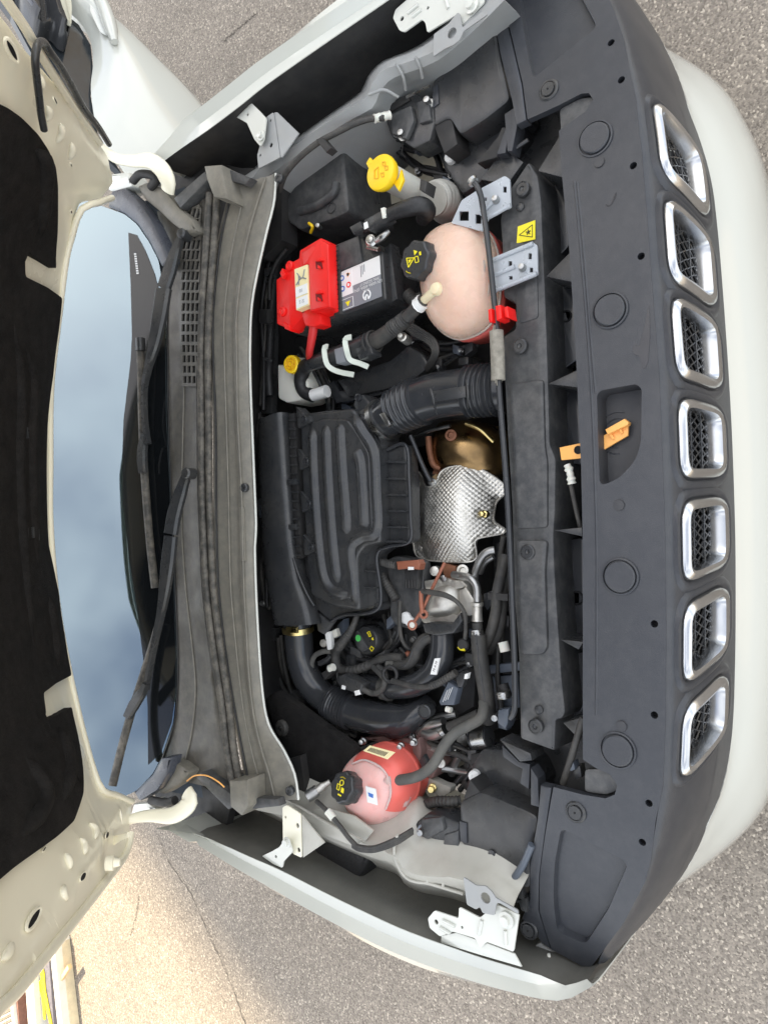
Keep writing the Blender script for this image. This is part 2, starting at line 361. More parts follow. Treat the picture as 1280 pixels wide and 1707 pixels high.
# ============================================================ the setting
bm = bmesh.new(); add_slab(bm, [Vector((-60,-40,0)),Vector((60,-40,0)),Vector((60,80,0)),Vector((-60,80,0))], .3, 0)
ground = obj('ground', bm, 'asphalt', kind='structure', label='grey pebbled asphalt of the car park under the car')
def strip(name, px, w, m, parent):
    pts = resample(catmull(pxs(px, .003), 60), 60); bm = bmesh.new(); prev = None
    for i, p in enumerate(pts):
        t = (pts[min(59,i+1)]-pts[max(0,i-1)]); s = Vector((-t.y,t.x,0)).normalized()*w*random.uniform(.25,1); j = Vector((random.uniform(-.006,.006), random.uniform(-.006,.006),0))
        a, b = bm.verts.new(p+s+j), bm.verts.new(p-s+j)
        if prev: bm.faces.new((prev[0],a,b,prev[1]))
        prev = (a,b)
    return obj(name, bm, m, parent, 0)
mat('crack', (.085,.074,.062), .95)
strip('crack', [(262,1392),(284,1440),(318,1490),(345,1550),(372,1610),(392,1660),(410,1712)], .0024, 'crack', ground)
strip('crack', [(232,1495),(226,1530),(218,1560)], .002, 'crack', ground)
strip('crack', [(430,20),(400,45),(372,70)], .003, 'crack', ground)
# unseen tall building added out of frame to cast shade over the car
al = Vector((.473,.881,0)); out = Vector((.881,-.473,0))
edge = Vector((-1.98,2.80,0)) + al*3.35 + Vector((.8,.6,0))*(16/math.tan(SUN_EL))
shade_bld = empty('building', edge+out*3.5, 'unseen plain building block added out of frame to shade the car', 'building')
bm = bmesh.new(); add_box(bm, edge+out*4.2, al*7.65, out*4.2, Vector((0,0,16))); wall = obj('wall', bm, 'wall', shade_bld, 0)
for i in range(4):
    for k in range(4):
        c = edge+al*(-5+i*3.3)+Vector((0,0,1.6+k*3.8)); bm = bmesh.new(); add_box(bm, c-out*.02, al*.8, out*.05, Vector((0,0,1.7))); w = obj('window', bm, 'paint', shade_bld, 0)
        bm = bmesh.new(); add_box(bm, c-out*.08+Vector((0,0,.08)), al*.7, out*.012, Vector((0,0,1.54))); obj('pane', bm, 'water', w, 0)
# boards lying on the ground behind the car
GB = 'building boards lying on the sunlit ground'
def board(name, p, q, w, h, m, label): return box(name, p, q, w, h, m, None, h+.002, .004, label=label, cat='board', group=GB)
board('plank', (99,1562), (117,1720), .035, .05, 'wood', 'narrow tan plank lying outermost on the sunlit asphalt')
board('plank', (86,1570), (102,1722), .055, .09, 'wood_white', 'pale cream plank beside the dark slate coloured strip')
board('roofing_strip', (74,1560), (86,1722), .075, .06, 'slate', 'dark speckled strip under the yellow strap')
board('plank', (46,1600), (55,1724), .095, .10, 'wood_white', 'broad white board between dark strip and rust red batten')
board('batten', (26,1640), (33,1724), .022, .06, 'brick_red', 'thin rust red batten beside the broad white board')
board('plank', (17,1650), (25,1724), .030, .08, 'wood_white', 'slim white edging next to the rust red batten')
rack = thing('wire_grate', 8, 1690, .03, 'white wire grate with parallel bars lying by the boards', 'grate')
for i in range(7):
    tube('bar', [(-22,1718+i*9-18,.03),(24,1694+i*9-18,.03)], .004, 'wood_white', rack, seg=6)
st = bmesh.new(); add_slab(st, pxs([(64,1606),(70,1606),(74,1622),(76,1650),(88,1712),(84,1712),(75,1672),(76,1700),(73,1700),(70,1664),(63,1640),(69,1632)], .068), .004, 0)
obj('strap', st, 'yellow_print', None, 0, label='crumpled bright yellow strap lying on the dark strip', cat='strap')
box('offcut', (100,1634), (114,1612), .022, .02, mat('card', (.72,.5,.26), .8), None, .075, .002, label='small tan wooden offcut lying across the planks', cat='offcut')

# ============================================================ the car body
car = empty('car', (0, 1.6, 0), 'white car with its bonnet raised and seven slot grille', 'car')
# ---- header panel over the grille
def zh(x, y): return .95-.075*min(1.3, abs(x)/.85)**4
crease = [(905,-190),(950,-120),(985,-60),(1021,11),(1040,67),(1059,165),(1070,262),(1079,375),(1089,512),(1098,625),(1104,775),(1108,900),(1110,1040),(1109,1200),(1104,1312),(1092,1369),(1085,1432),(1075,1470),(1040,1537),(987,1609)]
inner = [(818,-120),(832,-60),(839,0),(856,75),(871,139),(879,199),(930,176),(968,156),(981,155),(988,166),(975,186),(931,218),(937,300),(948,412),(958,560),(964,690),(968,775),(971,912),(971,1060),(971,1194),(971,1266),(992,1280),(1016,1291),(1028,1309),(1024,1325),(1008,1331),(972,1325),(922,1312),(909,1387),(899,1462),(899,1519),(919,1583),(976,1614)]
H = [P(*p, zh) for p in inner] + [P(*p, zh) for p in crease[::-1]]
def flat(ps, z=.95): return [Vector((p.x,p.y,z)) for p in ps]
holes = []; HB = [(1018,71),(1035,133),(1055,276),(1068,427),(1090,1040),(1090,1192),(1081,1339),(1070,1404)]
for u, v in HB:
    c = P(u, v, zh); holes.append([Vector((c.x+.0058*math.cos(a), c.y+.0058*math.sin(a), .95)) for a in [2*math.pi*i/10 for i in range(10)]])
for u, v in HB: lathe('screw_hole', P(u,v,zh)-Vector((0,0,.012)), (0,0,1), [(.0085,-.002),(.0085,0),(.0005,0)], 'hole_shade', car, 12)  # near-black discs below the holes put shade into their depth
rec = [[(866,4),(888,131),(995,45),(961,-20),(900,-90),(845,-80)], [(935,1380),(1047,1438),(1014,1515),(976,1574),(928,1552),(922,1500),(924,1440)], [(994,652),(1060,640),(1069,648),(1068,737),(1059,767),(1032,797),(999,811)]]
recw = [rounded(flat([P(*p, zh) for p in r]), .012) for r in rec]
header = plate('grille_header', flat(H), holes+recw, 0, .014, 'header', car, sub=3, zf=lambda x, y: zh(x, y)-.95, world=True, label='matte black plastic cover panel over the grille')
for i, r in enumerate(recw):
    d = (.012, .012, .034)[i]
    c = sum(r, Vector())/len(r)
    big = [c+(p-c)*1.02 for p in r]
    bm = bmesh.new(); n = len(r)
    lo = [Vector((c.x+(p.x-c.x)*.955, c.y+(p.y-c.y)*.955, zh(p.x,p.y)-d)) for p in r]; hi = [Vector((p.x,p.y,zh(p.x,p.y)-.001)) for p in r]
    A = [bm.verts.new(p) for p in hi]; B = [bm.verts.new(p) for p in lo]
    for k in range(n): bm.faces.new((A[k],A[(k+1)%n],B[(k+1)%n],B[k]))
    bm.faces.new(B); obj('recess', bm, 'header' if i < 2 else 'header_dark', header)
for u, v in [(992,232),(1017,518),(1034,961),(1030,1250)]:
    c = P(u, v, zh); lathe('round_cap', c, (0,0,1), [(.0290,-.001),(.0290,.0035),(.0266,.0040),(.0260,.0002),(.0244,.0002),(.0242,.0060),(.0225,.0075),(.0005,.0068)], 'header', header, 36)
for u, v in [(915,151),(960,1353),(882,1549)]:
    c = P(u, v, zh); cp = lathe('push_clip', c, (0,0,1), [(.0175,-.003),(.0175,.003),(.0155,.005),(.0135,.005),(.0130,.003),(.0115,.003),(.0110,.007),(.0005,.0068)], 'plastic', header, 28)
    lathe('pin', c+Vector((0,0,.0066)), (0,0,1), [(.0016,0),(.0016,.001),(.0003,.001)], 'hole_shade', header, 8)
for u, v in [(999,271),(1032,842),(1036,1210)]:
    c = P(u, v, zh); lathe('plug', c, (0,0,1), [(.0095,-.001),(.0095,.0004),(.0082,.0004),(.0080,.003),(.0005,.0032)], 'header_dark', header, 20)
for pts in ([(957,302),(967,412),(979,560),(987,690),(991,800),(994,912),(994,1060),(993,1192)],[(962,304),(972,412),(984,560),(992,655)]):
    w = [P(*p, zh)-Vector((0,0,.0012)) for p in pts]; tube('bead', w, .0026, 'header', header, world=True, n=30, seg=8)
tabs = [[(929,178),(964,160),(984,158),(988,168),(978,184),(931,216)], [(971,1285),(995,1284),(1018,1296),(1026,1311),(1022,1322),(1006,1327),(971,1322)]]
for t in tabs: 
    w = [P(*p, zh)-Vector((0,0,.008)) for p in t]; bm = bmesh.new(); add_slab(bm, rounded(w,.006), .01, .001); obj('tab', bm, 'plastic_dusty', header)
# embossed logo ring and lettering in the pocket
pc = P(1030, 722, .916)
for rr in (.034, .024):
    tube('embossed_ring', [pc+Vector((rr*math.cos(a), rr*math.sin(a), 0)) for a in [R(d) for d in range(-20,200,20)]], .0012, 'header', header, world=True, seg=6)
# damp patches on the cover
for pts in ([(1082,507),(1083,560),(1080,604),(1074,616),(1069,612),(1066,592),(1058,592),(1053,584),(1056,577),(1066,576),(1071,556)], [(1017,343),(1022,330),(1027,319),(1027,326),(1020,341),(1012,346),(1008,340)]):
    w = [P(*p, zh)+Vector((0,0,.0007)) for p in pts]; bm = bmesh.new(); f = bm.faces.new([bm.verts.new(p) for p in rounded(w,.004)]); obj('damp_patch', bm, 'water', header, 0)
# ---- grille fascia, slots and rings
bottom = [(900,-170),(960,-80),(1010,5),(1055,67),(1119,127),(1160,210),(1188,300),(1199,400),(1207,500),(1214,600),(1220,700),(1224,800),(1227,912),(1227,1062),(1224,1194),(1217,1260),(1206,1310),(1186,1365),(1137,1429),(1081,1477),(1020,1580)]
cw = sorted([P(*p, zh) for p in crease], key=lambda p: p.x); bw = sorted([P(*p, .71) for p in bottom], key=lambda p: p.x)
def interp(ps, x, k):
    if x <= ps[0].x: return getattr(ps[0], k)
    for a, b in zip(ps, ps[1:]):
        if a.x <= x <= b.x:
            t = (x-a.x)/max(1e-6, b.x-a.x); return getattr(a, k)*(1-t)+getattr(b, k)*t
    return getattr(ps[-1], k)
def smooth_i(ps, x, k): return sum(interp(ps, x+d, k) for d in (-.04,-.02,0,.02,.04))/5
def fascia(x, t):
    yc = smooth_i(cw, x, 'y'); yb = smooth_i(bw, x, 'y'); zc = zh(x, 0)-.001
    yb = min(yb, yc-.035)
    a = Vector((x, yc, zc)); b = Vector((x, yc+(yb-yc)*.85, zc-.018)); c = Vector((x, yb, .71))
    return a*(1-t)**2+b*2*t*(1-t)+c*t*t
def fnorm(x, t):
    du = fascia(x+.01, t)-fascia(x-.01, t); dv = fascia(x, min(1,t+.03))-fascia(x, max(0,t-.03)); n = du.cross(dv).normalized()
    return n if n.y < 0 else -n
sl_px = [(1083,163,1101,287),(1098,332,1117,464),(1113,497,1126,626),(1122,668,1129,796),(1128,841,1132,970),(1130,1014,1132,1140),(1127,1186,1124,1302)]
slots = []
for ua, va, ub, vb in sl_px:
    a, b = P(ua, va, .925), P(ub, vb, .925); slots.append((b.x, a.x))
T0, T1 = .24, .80
def shx(x, t): return x*(1-.13*max(0,(t-.2))/.8)
xs = sorted(set([-.88+i*.02 for i in range(89)]+[v for s in slots for v in (s[0]+.004, s[1]-.004)]))
ts = [0,.05,.1,.15,T0+.015,.35,.5,.65,.8,T1-.015,1]
bm = bmesh.new(); VG = {}
def vg(i, j):
    if (i,j) not in VG: VG[i,j] = bm.verts.new(fascia(shx(xs[i], ts[j]), ts[j]))
    return VG[i,j]
for i in range(len(xs)-1):
    xm = (xs[i]+xs[i+1])/2; ins = any(s[0]+.004 < xm < s[1]-.004 for s in slots)
    for j in range(len(ts)-1):
        if ins and T0 < (ts[j]+ts[j+1])/2 < T1: continue
        bm.faces.new((vg(i,j),vg(i+1,j),vg(i+1,j+1),vg(i,j+1)))
grille = obj('grille_surround', bm, 'header', car, 60, label='satin black front grille surround with seven slots')
def loop2(x0, x1, t0, t1, r, n=5):
    q = [Vector((x0,t0,0)),Vector((x1,t0,0)),Vector((x1,t1,0)),Vector((x0,t1,0))]; S = .20
    q = [Vector((p.x,p.y*S,0)) for p in q]; out = []
    for i in range(4):
        a, b, c = q[i-1], q[i], q[(i+1)%4]; p0 = b+(a-b).normalized()*r; p1 = b+(c-b).normalized()*r
        out += [p0*(1-k/n)**2+b*2*(k/n)*(1-k/n)+p1*(k/n)**2 for k in range(n+1)]
        e = (q[(i+1)%4]-q[i]); s0 = p1; s1 = q[(i+1)%4]-e.normalized()*r
        out += [s0.lerp(s1, k/6) for k in range(1,6)]
    return out
def inset2(L, d):
    N = len(L); out = []
    for i in range(N):
        a, b, c = L[i-1], L[i], L[(i+1)%N]; n = Vector((-(c-a).y,(c-a).x,0)).normalized(); out.append(b+n*d)
    return out
def on(p, w):
    t = min(1.0, max(0, p.y/.20)); x = shx(p.x, t); return fascia(x, t)+fnorm(x, t)*w
for si, (x0, x1) in enumerate(slots):
    L = loop2(x0-.001, x1+.001, T0-.005, T1+.005, .032); G = []
    for d, w in ((-.004,-.004),(-.005,.003),(-.001,.010),(.006,.0135),(.0115,.011),(.013,.004),(.014,-.005),(.0145,-.015)): G.append([on(p, w) for p in inset2(L, d)])
    bm = bmesh.new(); add_grid(bm, G, True); ring = obj('grille_ring', bm, 'chrome', grille, 40)
    G = []
    for d, w in ((-.003,-.003),(-.010,.006),(-.017,.006),(-.026,-.003)): G.append([on(p, w) for p in inset2(L, d)])
    bm = bmesh.new(); add_grid(bm, G, True); obj('bezel', bm, 'header', grille, 60)
    bm = bmesh.new(); nx = int((x1-x0)/.0082)
    for c in range(nx+1):
        xx = x0+.004+(x1-x0-.008)*c/nx; pts = []
        for k in range(13):
            t = T0+(T1-T0)*k/12; pts.append(fascia(shx(xx, t)+(.0042 if k%2 else -.0042)*(1 if c%2 else -1), t)-fnorm(shx(xx, t), t)*.013)
        add_tube(bm, pts, .0017, 4, False)
    for k in range(0, 13, 3):
        t = T0+(T1-T0)*k/12; add_tube(bm, [fascia(shx(x0+(x1-x0)*q/6, t), t)-fnorm(shx(x0+(x1-x0)*q/6, t), t)*.013 for q in range(7)], .0020, 4, False)
    obj('grille_mesh', bm, 'grille', grille, 0)
    bm = bmesh.new(); add_grid(bm, [[fascia(shx(x0-.005+(x1-x0+.01)*q/6, t), t)-fnorm(shx(x0+(x1-x0)*q/6, t), t)*.032 for q in range(7)] for t in (.12,.3,.6,1)]); obj('grille_backing', bm, 'hole_shade', grille)
# ---- bumper skin
zb = .52
sil = [(1000,-10),(1055,55),(1107,86),(1167,120),(1209,157),(1235,199),(1257,244),(1272,292),(1285,370),(1300,500),(1312,650),(1318,800),(1318,950),(1312,1100),(1298,1230),(1280,1322),(1246,1376),(1197,1421),(1130,1470),(1072,1500),(1020,1570)]
b0 = [fascia(x, 1.0)+Vector((0,.004,.004)) for x in [.74-.037*i for i in range(41)]]
b2 = [P(*p, zb) for p in sil]
b1 = [a*.5+b*.5+Vector((0,-.012,.03)) for a, b in zip(resample(b0, 41), resample(catmull(b2, 80), 41))]
b3 = [p+Vector((0,.03,-.22)) for p in b2]; b4 = [Vector((p.x*.96,p.y+.12,.2)) for p in b2]
loft('bumper', [b0,b1,b2,b3,b4], 'paint', car, n=60, sub=6, thick=.004, label='glossy white front bumper skin below the grille')
# ---- wings
def zfen(u): return .925+max(0,min(1,(990-u)/705))*.14
def wing(inn, outr, sgn, label):
    a = resample(catmull([P(*p, zfen(p[0])-.012) for p in inn], 80), 44); c = resample(catmull([P(*p, zfen(p[0])-.006) for p in outr], 80), 44)
    b1 = [x.lerp(y, .40)+Vector((0,0,-.007)) for x, y in zip(a, c)]; b2 = [x.lerp(y, .55)+Vector((0,0,.012)) for x, y in zip(a, c)]; b3 = [x.lerp(y, .80)+Vector((0,0,.019)) for x, y in zip(a, c)]
    d1 = [p+Vector((sgn*.003,0,-.04)) for p in c]; d2 = [p+Vector((sgn*.004,0,-.25)) for p in c]; d3 = [Vector((p.x-sgn*.01,p.y,.35)) for p in c]
    w = loft('wing', [a,b1,b2,b3,c,d1,d2,d3], 'paint', car, n=44, sub=4, thick=.002, label=label)
    i1 = [p+Vector((0,0,-.04)) for p in a]; i2 = [p+Vector((sgn*.006,0,-.16)) for p in a]; i3 = [p+Vector((-sgn*.06,0,-.32)) for p in a]
    loft('inner_panel', [[p+Vector((sgn*.004,0,-.003)) for p in a],i1,i2,i3], 'black' if sgn > 0 else 'shaded_grey', w, n=40, sub=3)  # near-black and dark grey paint in the shade of the wing gap
    return w
innR = [(322,1390),(370,1408),(424,1432),(471,1453),(550,1493),(610,1522),(662,1546),(700,1561),(738,1575),(800,1596),(860,1614),(910,1629),(940,1643),(978,1632)]
outR = [(285,1376),(322,1399),(360,1424),(420,1463),(480,1499),(550,1537),(625,1579),(700,1612),(775,1635),(850,1654),(912,1663),(942,1665),(965,1656),(985,1643),(994,1638)]
innL = [(265,275),(300,249),(350,214),(400,176),(440,144),(500,101),(560,59),(640,4),(700,-38),(760,-75),(830,-110)]
outL = [(249,272),(290,228),(332,184),(400,130),(475,71),(565,0),(640,-50),(720,-95),(800,-130),(880,-150)]
wR = wing(innR, outR, -1, 'white wing edge on the side with the pink reservoir')
wL = wing(innL, outL, 1, 'white wing edge on the battery side')
for p in ([(735,1560),(760,1555),(795,1567),(811,1572),(857,1590),(869,1612),(800,1592),(735,1572)],):
    slab('flange', p, .955, .003, 'paint', wR, .0008)
# ---- raised bonnet
hn = Vector((0,-.70,-.714)).normalized(); hq = Vector((0,1.47,1.14))
def crown(x): return -.16*(1-min(1, abs(x)/.70)**2.4)
def relief(w):
    s = (w-hq).dot(Vector((0,-.714,.70))); x = w.x
    return .018*math.sin(max(0,min(1,(abs(x)-.46)/.18))*math.pi)*math.sin(max(0,min(1,(s-.05)/.5))*math.pi)+.005*math.sin(s*11+x*3)*(1 if abs(x) < .72 else .3)
def hfix(d): return lambda p: p+hn*(crown(p.x)+relief(p)+d-(p-hq).dot(hn))
def Hd(u, v, d=0):
    x = 0
    for i in range(8):
        p = Pp(u, v, hq-hn*.16*(1-min(1, abs(x)/.70)**2.4), hn); x = p.x
    return p+hn*(d+relief(p))
hood_px = [(-260,430),(-240,-120),(-60,-110),(6,0),(34,44),(55,81),(109,156),(135,190),(165,238),(180,262),(186,300),(184,330),(160,338),(129,349),(112,400),(105,437),(103,480),(94,530),(88,561),(84,620),(82,681),(84,775),(86,880),(90,939),(101,1025),(112,1100),(131,1175),(150,1250),(165,1306),(195,1324),(221,1336),(219,1358),(217,1388),(210,1422),(170,1474),(101,1561),(30,1651),(0,1681),(-80,1770),(-260,1800),(-260,1200),(-260,800)]
def bump_h(x, y): return 0
hood = plate('bonnet_inner_panel', [Hd(*p) for p in hood_px], [], 0, .006, 'paint_in', car, rnd=.012, sub=5, fix=hfix(0), world=True, down=-hn, label='cream white inner panel of the raised bonnet')
plate('outer_skin', [Hd(*p, -.03) for p in hood_px], [], 0, .004, 'paint', hood, rnd=.012, sub=4, fix=hfix(-.03), world=True, down=-hn)
# folded hem along the edge
hem = [(-60,-110),(6,0),(34,44),(55,81),(109,156),(135,190),(165,238)]
tube('hem', [Hd(*p,.002) for p in hem], .008, 'paint_in', hood, world=True, n=40, seg=8)
tube('hem', [Hd(*p,.002) for p in [(217,1388),(210,1422),(170,1474),(101,1561),(30,1651),(0,1681),(-80,1770)]], .009, 'paint_in', hood, world=True, n=40, seg=8)
tube('hem', [Hd(*p,.001) for p in [(184,330),(160,338),(129,349),(112,400),(105,437),(94,530),(84,620),(82,681),(84,775),(86,880),(101,1025),(131,1175),(165,1306),(195,1324),(221,1336)]], .007, 'paint_in', hood, world=True, n=70, seg=8)
pad_px = [(-250,420),(-250,60),(-60,150),(0,180),(22,195),(56,225),(74,250),(84,277),(80,310),(77,337),(79,390),(82,448),(62,434),(45,424),(28,402),(16,404),(22,420),(34,428),(34,461),(67,479),(90,497),(87,525),(84,550),(75,625),(67,690),(64,726),(65,790),(66,850),(69,905),(80,945),(90,987),(101,1062),(112,1126),(80,1140),(56,1156),(59,1180),(60,1192),(45,1205),(46,1211),(75,1195),(109,1179),(110,1220),(109,1265),(112,1324),(101,1370),(75,1396),(0,1459),(-120,1560),(-250,1640)]
pad = plate('insulation_pad', [Hd(*p, .014) for p in pad_px], [], 0, .016, 'felt', hood, rnd=.008, sub=4, fix=hfix(.014), world=True, down=-hn, label='black felt insulation pad on the bonnet underside')
for pts in ([(40,250),(55,280),(58,400)], [(30,560),(42,640),(38,720),(40,860),(52,960)], [(70,990),(80,1060),(86,1120)], [(14,520),(22,640),(18,760),(20,880),(30,990),(44,1100)], [(80,1210),(84,1280),(76,1340)],[(20,1260),(50,1330),(20,1400)]):
    tube('pad_crease', [Hd(*p, .008) for p in pts], [.004,.016,.018,.016,.018,.014,.004], 'felt', hood, world=True, n=24, seg=10)
for u, v in ((18,725),(28,722),(37,730),(27,890),(37,888),(46,892)):
    tube('pad_clip', [Hd(u,v-9,.016),Hd(u+1,v+9,.016)], .003, 'plastic', hood, world=True, seg=6)
for pts in ([(72,176),(76,190),(66,203)],[(97,206),(99,222),(88,238)],[(118,238),(119,252),(111,266)],[(62,122),(63,136),(66,150)],[(148,1372),(158,1382),(157,1398)],[(131,1397),(138,1408),(138,1424)],[(107,1422),(113,1436),(116,1448)],[(108,1475),(106,1490),(112,1500)],[(10,1600),(20,1590),(30,1570)]):
    tube('pressed_rib', [Hd(*p,-.001) for p in pts], [.001,.005,.0066,.007,.0066,.005,.001], 'paint_in', hood, world=True, n=22, seg=12)
for u, v, du, dv, w_ in ((14,83,10,19,.38),(60,1532,10,-18,.38),(178,1392,3,-5,.6),(133,1462,4,-7,.5),(69,1416,2,-4,.5),(110,353,1.5,2.5,.7),(89,168,4,6,.4),(113,275,2,3,.6),(122,1282,2,2,.8)):
    q = [2*math.pi*i/22 for i in range(22)]; L = [(u+du*math.cos(t)-dv*w_*math.sin(t)*.6, v+dv*math.cos(t)+du*w_*math.sin(t)*1.6) for t in q]
    bm = bmesh.new(); bm.faces.new([bm.verts.new(Hd(*p,.002)) for p in L]); obj('pressed_hole', bm, 'hole_shade', hood, 0)  # flat near-black patch stands in for the shade of an opening
    tube('hole_lip', [Hd(*p,.001) for p in L+[L[0]]], .0028 if abs(dv) > 10 else .0014, 'paint_in', hood, world=True, n=46, seg=6)
# washer hose on the bonnet
tube('washer_hose', [Hd(*p,.016) for p in [(46,215),(42,190),(39,150),(36,110),(36,86),(42,70),(51,70),(60,84),(80,108),(105,142),(130,180),(150,208),(170,240)]], .0062, 'plastic', hood, world=True, n=60, label='black washer hose clipped along the bonnet edge')
# latch striker pocket on the far edge
slab('striker_plate', [(152,1405),(150,1442),(158,1440),(163,1428),(200,1402),(214,1396),(212,1388),(196,1392)], 1.235, .004, 'paint_in', hood, .001)
lathe('striker_bolt', Hd(168,1440,.02), hn, [(.014,-.01),(.014,.004),(.009,.005),(.007,.016),(.0005,.017)], 'paint_in', hood, 14)
# hinge arms
for pts in ([(108,170,1.235),(112,188,1.22),(130,198,1.20),(160,235,1.16),(190,262,1.12),(222,268,1.10),(250,268,1.09),(270,282,1.08),(280,302,1.07),(280,318,1.06)], [(150,1440,1.215),(152,1428,1.21),(190,1385,1.17),(218,1366,1.13),(250,1360,1.10),(285,1360,1.08),(308,1348,1.07),(317,1334,1.065),(312,1322,1.06)]):
    w = resample(catmull([P(*p) for p in pts], 60), 40); bm = bmesh.new(); G = []
    for i, p in enumerate(w):
        t = (w[min(39,i+1)]-w[max(0,i-1)]).normalized(); s = t.cross(Vector((0,-.5,.86))).normalized(); n = s.cross(t)
        f = i/39; wd_ = .007+.012*min(1,max(0,(f-.25)*2.2)); hh = .009
        G.append([p+s*wd_*math.cos(q)+n*hh*math.sin(q) for q in [2*math.pi*k/12 for k in range(12)]])
    add_grid(bm, G, True); bm.faces.new(bm.verts[:12]); obj('bonnet_hinge', bm, 'paint_in', car, 60)
# ---- windscreen
wn = Vector((0,-math.sin(R(23)),math.cos(R(23)))); wq = P(281,750,1.02)
def Wd(u, v, d=0): return Pp(u, v, wq, wn)+wn*d
gl = [(60,300),(110,322),(153,337),(208,357),(229,374),(250,405),(265,435),(272,480),(277,550),(279,700),(284,800),(288,900),(292,1000),(295,1100),(294,1156),(289,1205),(270,1261),(255,1290),(225,1320),(190,1335),(90,1350),(0,1330),(-60,1100),(-75,850),(-60,560),(0,340)]
ws = plate('windscreen', [Wd(*p) for p in gl], [], 0, .004, 'glass', car, rnd=.01, world=True, down=-wn, label='windscreen glass reflecting pale clouds')
frit = [(215,388),(229,392),(243,418),(258,455),(270,500),(276,550),(278,700),(283,800),(287,900),(291,1000),(294,1100),(293,1156),(286,1205),(268,1255),(248,1275),(247,1175),(240,1100),(229,1010),(216,930),(206,837),(205,760),(207,700),(219,600),(221,560),(219,480)]
bm = bmesh.new(); add_slab(bm, [Wd(*p,.0016) for p in frit], .001, 0, down=-wn); obj('frit_band', bm, mat('frit', (.006,.007,.008), .10, var=.05, rvar=.01), ws, 0)
vin = bmesh.new(); vin.faces.new([vin.verts.new(Wd(*p,.002)) for p in [(224,420),(228,420),(233,458),(229,459)]]); vo = obj('identity_plate', vin, 'header', ws, 0)
for i in range(9):
    bm = bmesh.new(); u, v = 225+i*.5, 423+i*4; bm.faces.new([bm.verts.new(Wd(*p,.003)) for p in [(u,v),(u+4,v),(u+4,v+2.2),(u,v+2.2)]]); obj('code_bar', bm, 'white_label', ws, 0)
# interior seen through the glass
dash = loft('dashboard', [[Vector((x, yy-.08*x*x*2, zz)) for x in (.74,.4,0,-.4,-.74)] for yy, zz in ((1.5,.98),(1.62,1.0),(1.85,1.03),(2.1,1.02),(2.25,.95),(2.3,.75))], 'dash', car, n=30, sub=4)
a = Vector((.36,2.35,1.02)); tube('steering_wheel', [a+Vector((.19*math.cos(q), .07*math.sin(q), .17*math.sin(q))) for q in [2*math.pi*i/20 for i in range(21)]], .014, 'plastic', car, world=True, n=60)
for x in (.37,-.37):
    bm = bmesh.new(); add_slab(bm, rounded([Vector((x-.25,2.75,1.0)),Vector((x+.25,2.75,1.0)),Vector((x+.22,2.9,1.5)),Vector((x-.22,2.9,1.5))], .05), .12, .03, 3, down=Vector((0,1,-.2))); obj('seat_back', bm, 'dash', car)
# pillars and trim beside the glass
slab('pillar_trim', [(182,330),(186,318),(206,312),(226,330),(252,365),(270,402),(283,432),(270,446),(264,434),(249,404),(228,373),(207,356),(180,346)], 1.065, .03, mat('trim_reflection', (.06,.065,.08), .28), car, .006, rnd=.006)  # blue tint puts the reflection on glossy black trim into its colour
slab('pillar_trim', [(222,1320),(253,1292),(268,1264),(286,1262),(280,1290),(262,1318),(232,1336)], 1.065, .03, 'trim_reflection', car, .006, rnd=.006)
slab('pillar_base', [(176,290),(214,285),(222,310),(188,320),(180,318)], 1.06, .05, 'paint', car, .008, rnd=.01)
slab('pillar_base', [(216,1362),(222,1340),(246,1338),(262,1352),(232,1360)], 1.06, .05, 'paint', car, .008, rnd=.008)
# ---- open door, window and mirror
dd = Vector((.955,.30,0)); dn = Vector((.30,-.955,.30)).normalized(); dq = Vector((.88,1.62,.9))
def Dd(u, v, d=0): return Pp(u, v, dq, dn)+dn*d
belt = [(30,-60),(70,-22),(100,9),(133,36),(153,70),(157,109),(153,156),(166,225),(205,285),(230,310)]
low = [(80,-90),(110,-40),(134,0),(160,18),(184,37),(220,66),(262,105),(300,140),(335,180),(360,215)]
r0 = [Dd(*p) for p in belt]; r4 = [Dd(*p) for p in low]
r1 = [a.lerp(b,.3)+dn*.03 for a, b in zip(r0, r4)]; r2 = [a.lerp(b,.6)+dn*.045 for a, b in zip(r0, r4)]; r3 = [a.lerp(b,.9)+dn*.03 for a, b in zip(r0, r4)]
door = loft('front_door', [r0,r1,r2,r3,r4,[p-dn*.08 for p in r4]], 'paint', car, n=40, sub=4, thick=.004, label='white front door standing open behind the wing')
bm = bmesh.new(); add_tube(bm, resample(catmull([Dd(*p) for p in [(149,10),(156,20),(166,40),(176,70),(184,98)]], 40), 18), [.008,.017,.019,.020,.017,.010], 12); 
for v in bm.verts: v.co += dn*.055
hd = obj('handle', bm, 'paint', door, 60)
bm = bmesh.new(); w = [Dd(*p, .043) for p in [(146,22),(156,30),(166,58),(172,82),(162,76),(152,56),(145,40)]]; add_slab(bm, rounded(w,.008), .004, 0); obj('handle_cup', bm, mat('paint_cup', (.72,.73,.70), .3, var=.02), door)
wi = [(-40,-60),(30,-60),(70,-22),(100,9),(133,36),(153,70),(157,109),(153,156),(166,225),(205,285),(180,262),(120,180),(60,95),(20,20)]
bm = bmesh.new(); add_slab(bm, [Dd(*p, -.01) for p in wi], .02, 0, down=-dn); obj('side_window', bm, mat('dark_glass', (.03,.036,.042), .12, var=.1), door, 0)
mq = [(18,-40),(70,-48),(104,-10),(114,34),(113,70),(108,88),(96,82),(84,66),(60,72),(44,48),(28,20)]
bm = bmesh.new(); add_slab(bm, rounded([Dd(*p, .07) for p in mq], .03), .07, .02, 3, down=-dn); mir = obj('wing_mirror', bm, 'plastic_gloss', door, label='black door mirror with a pale lower shell')
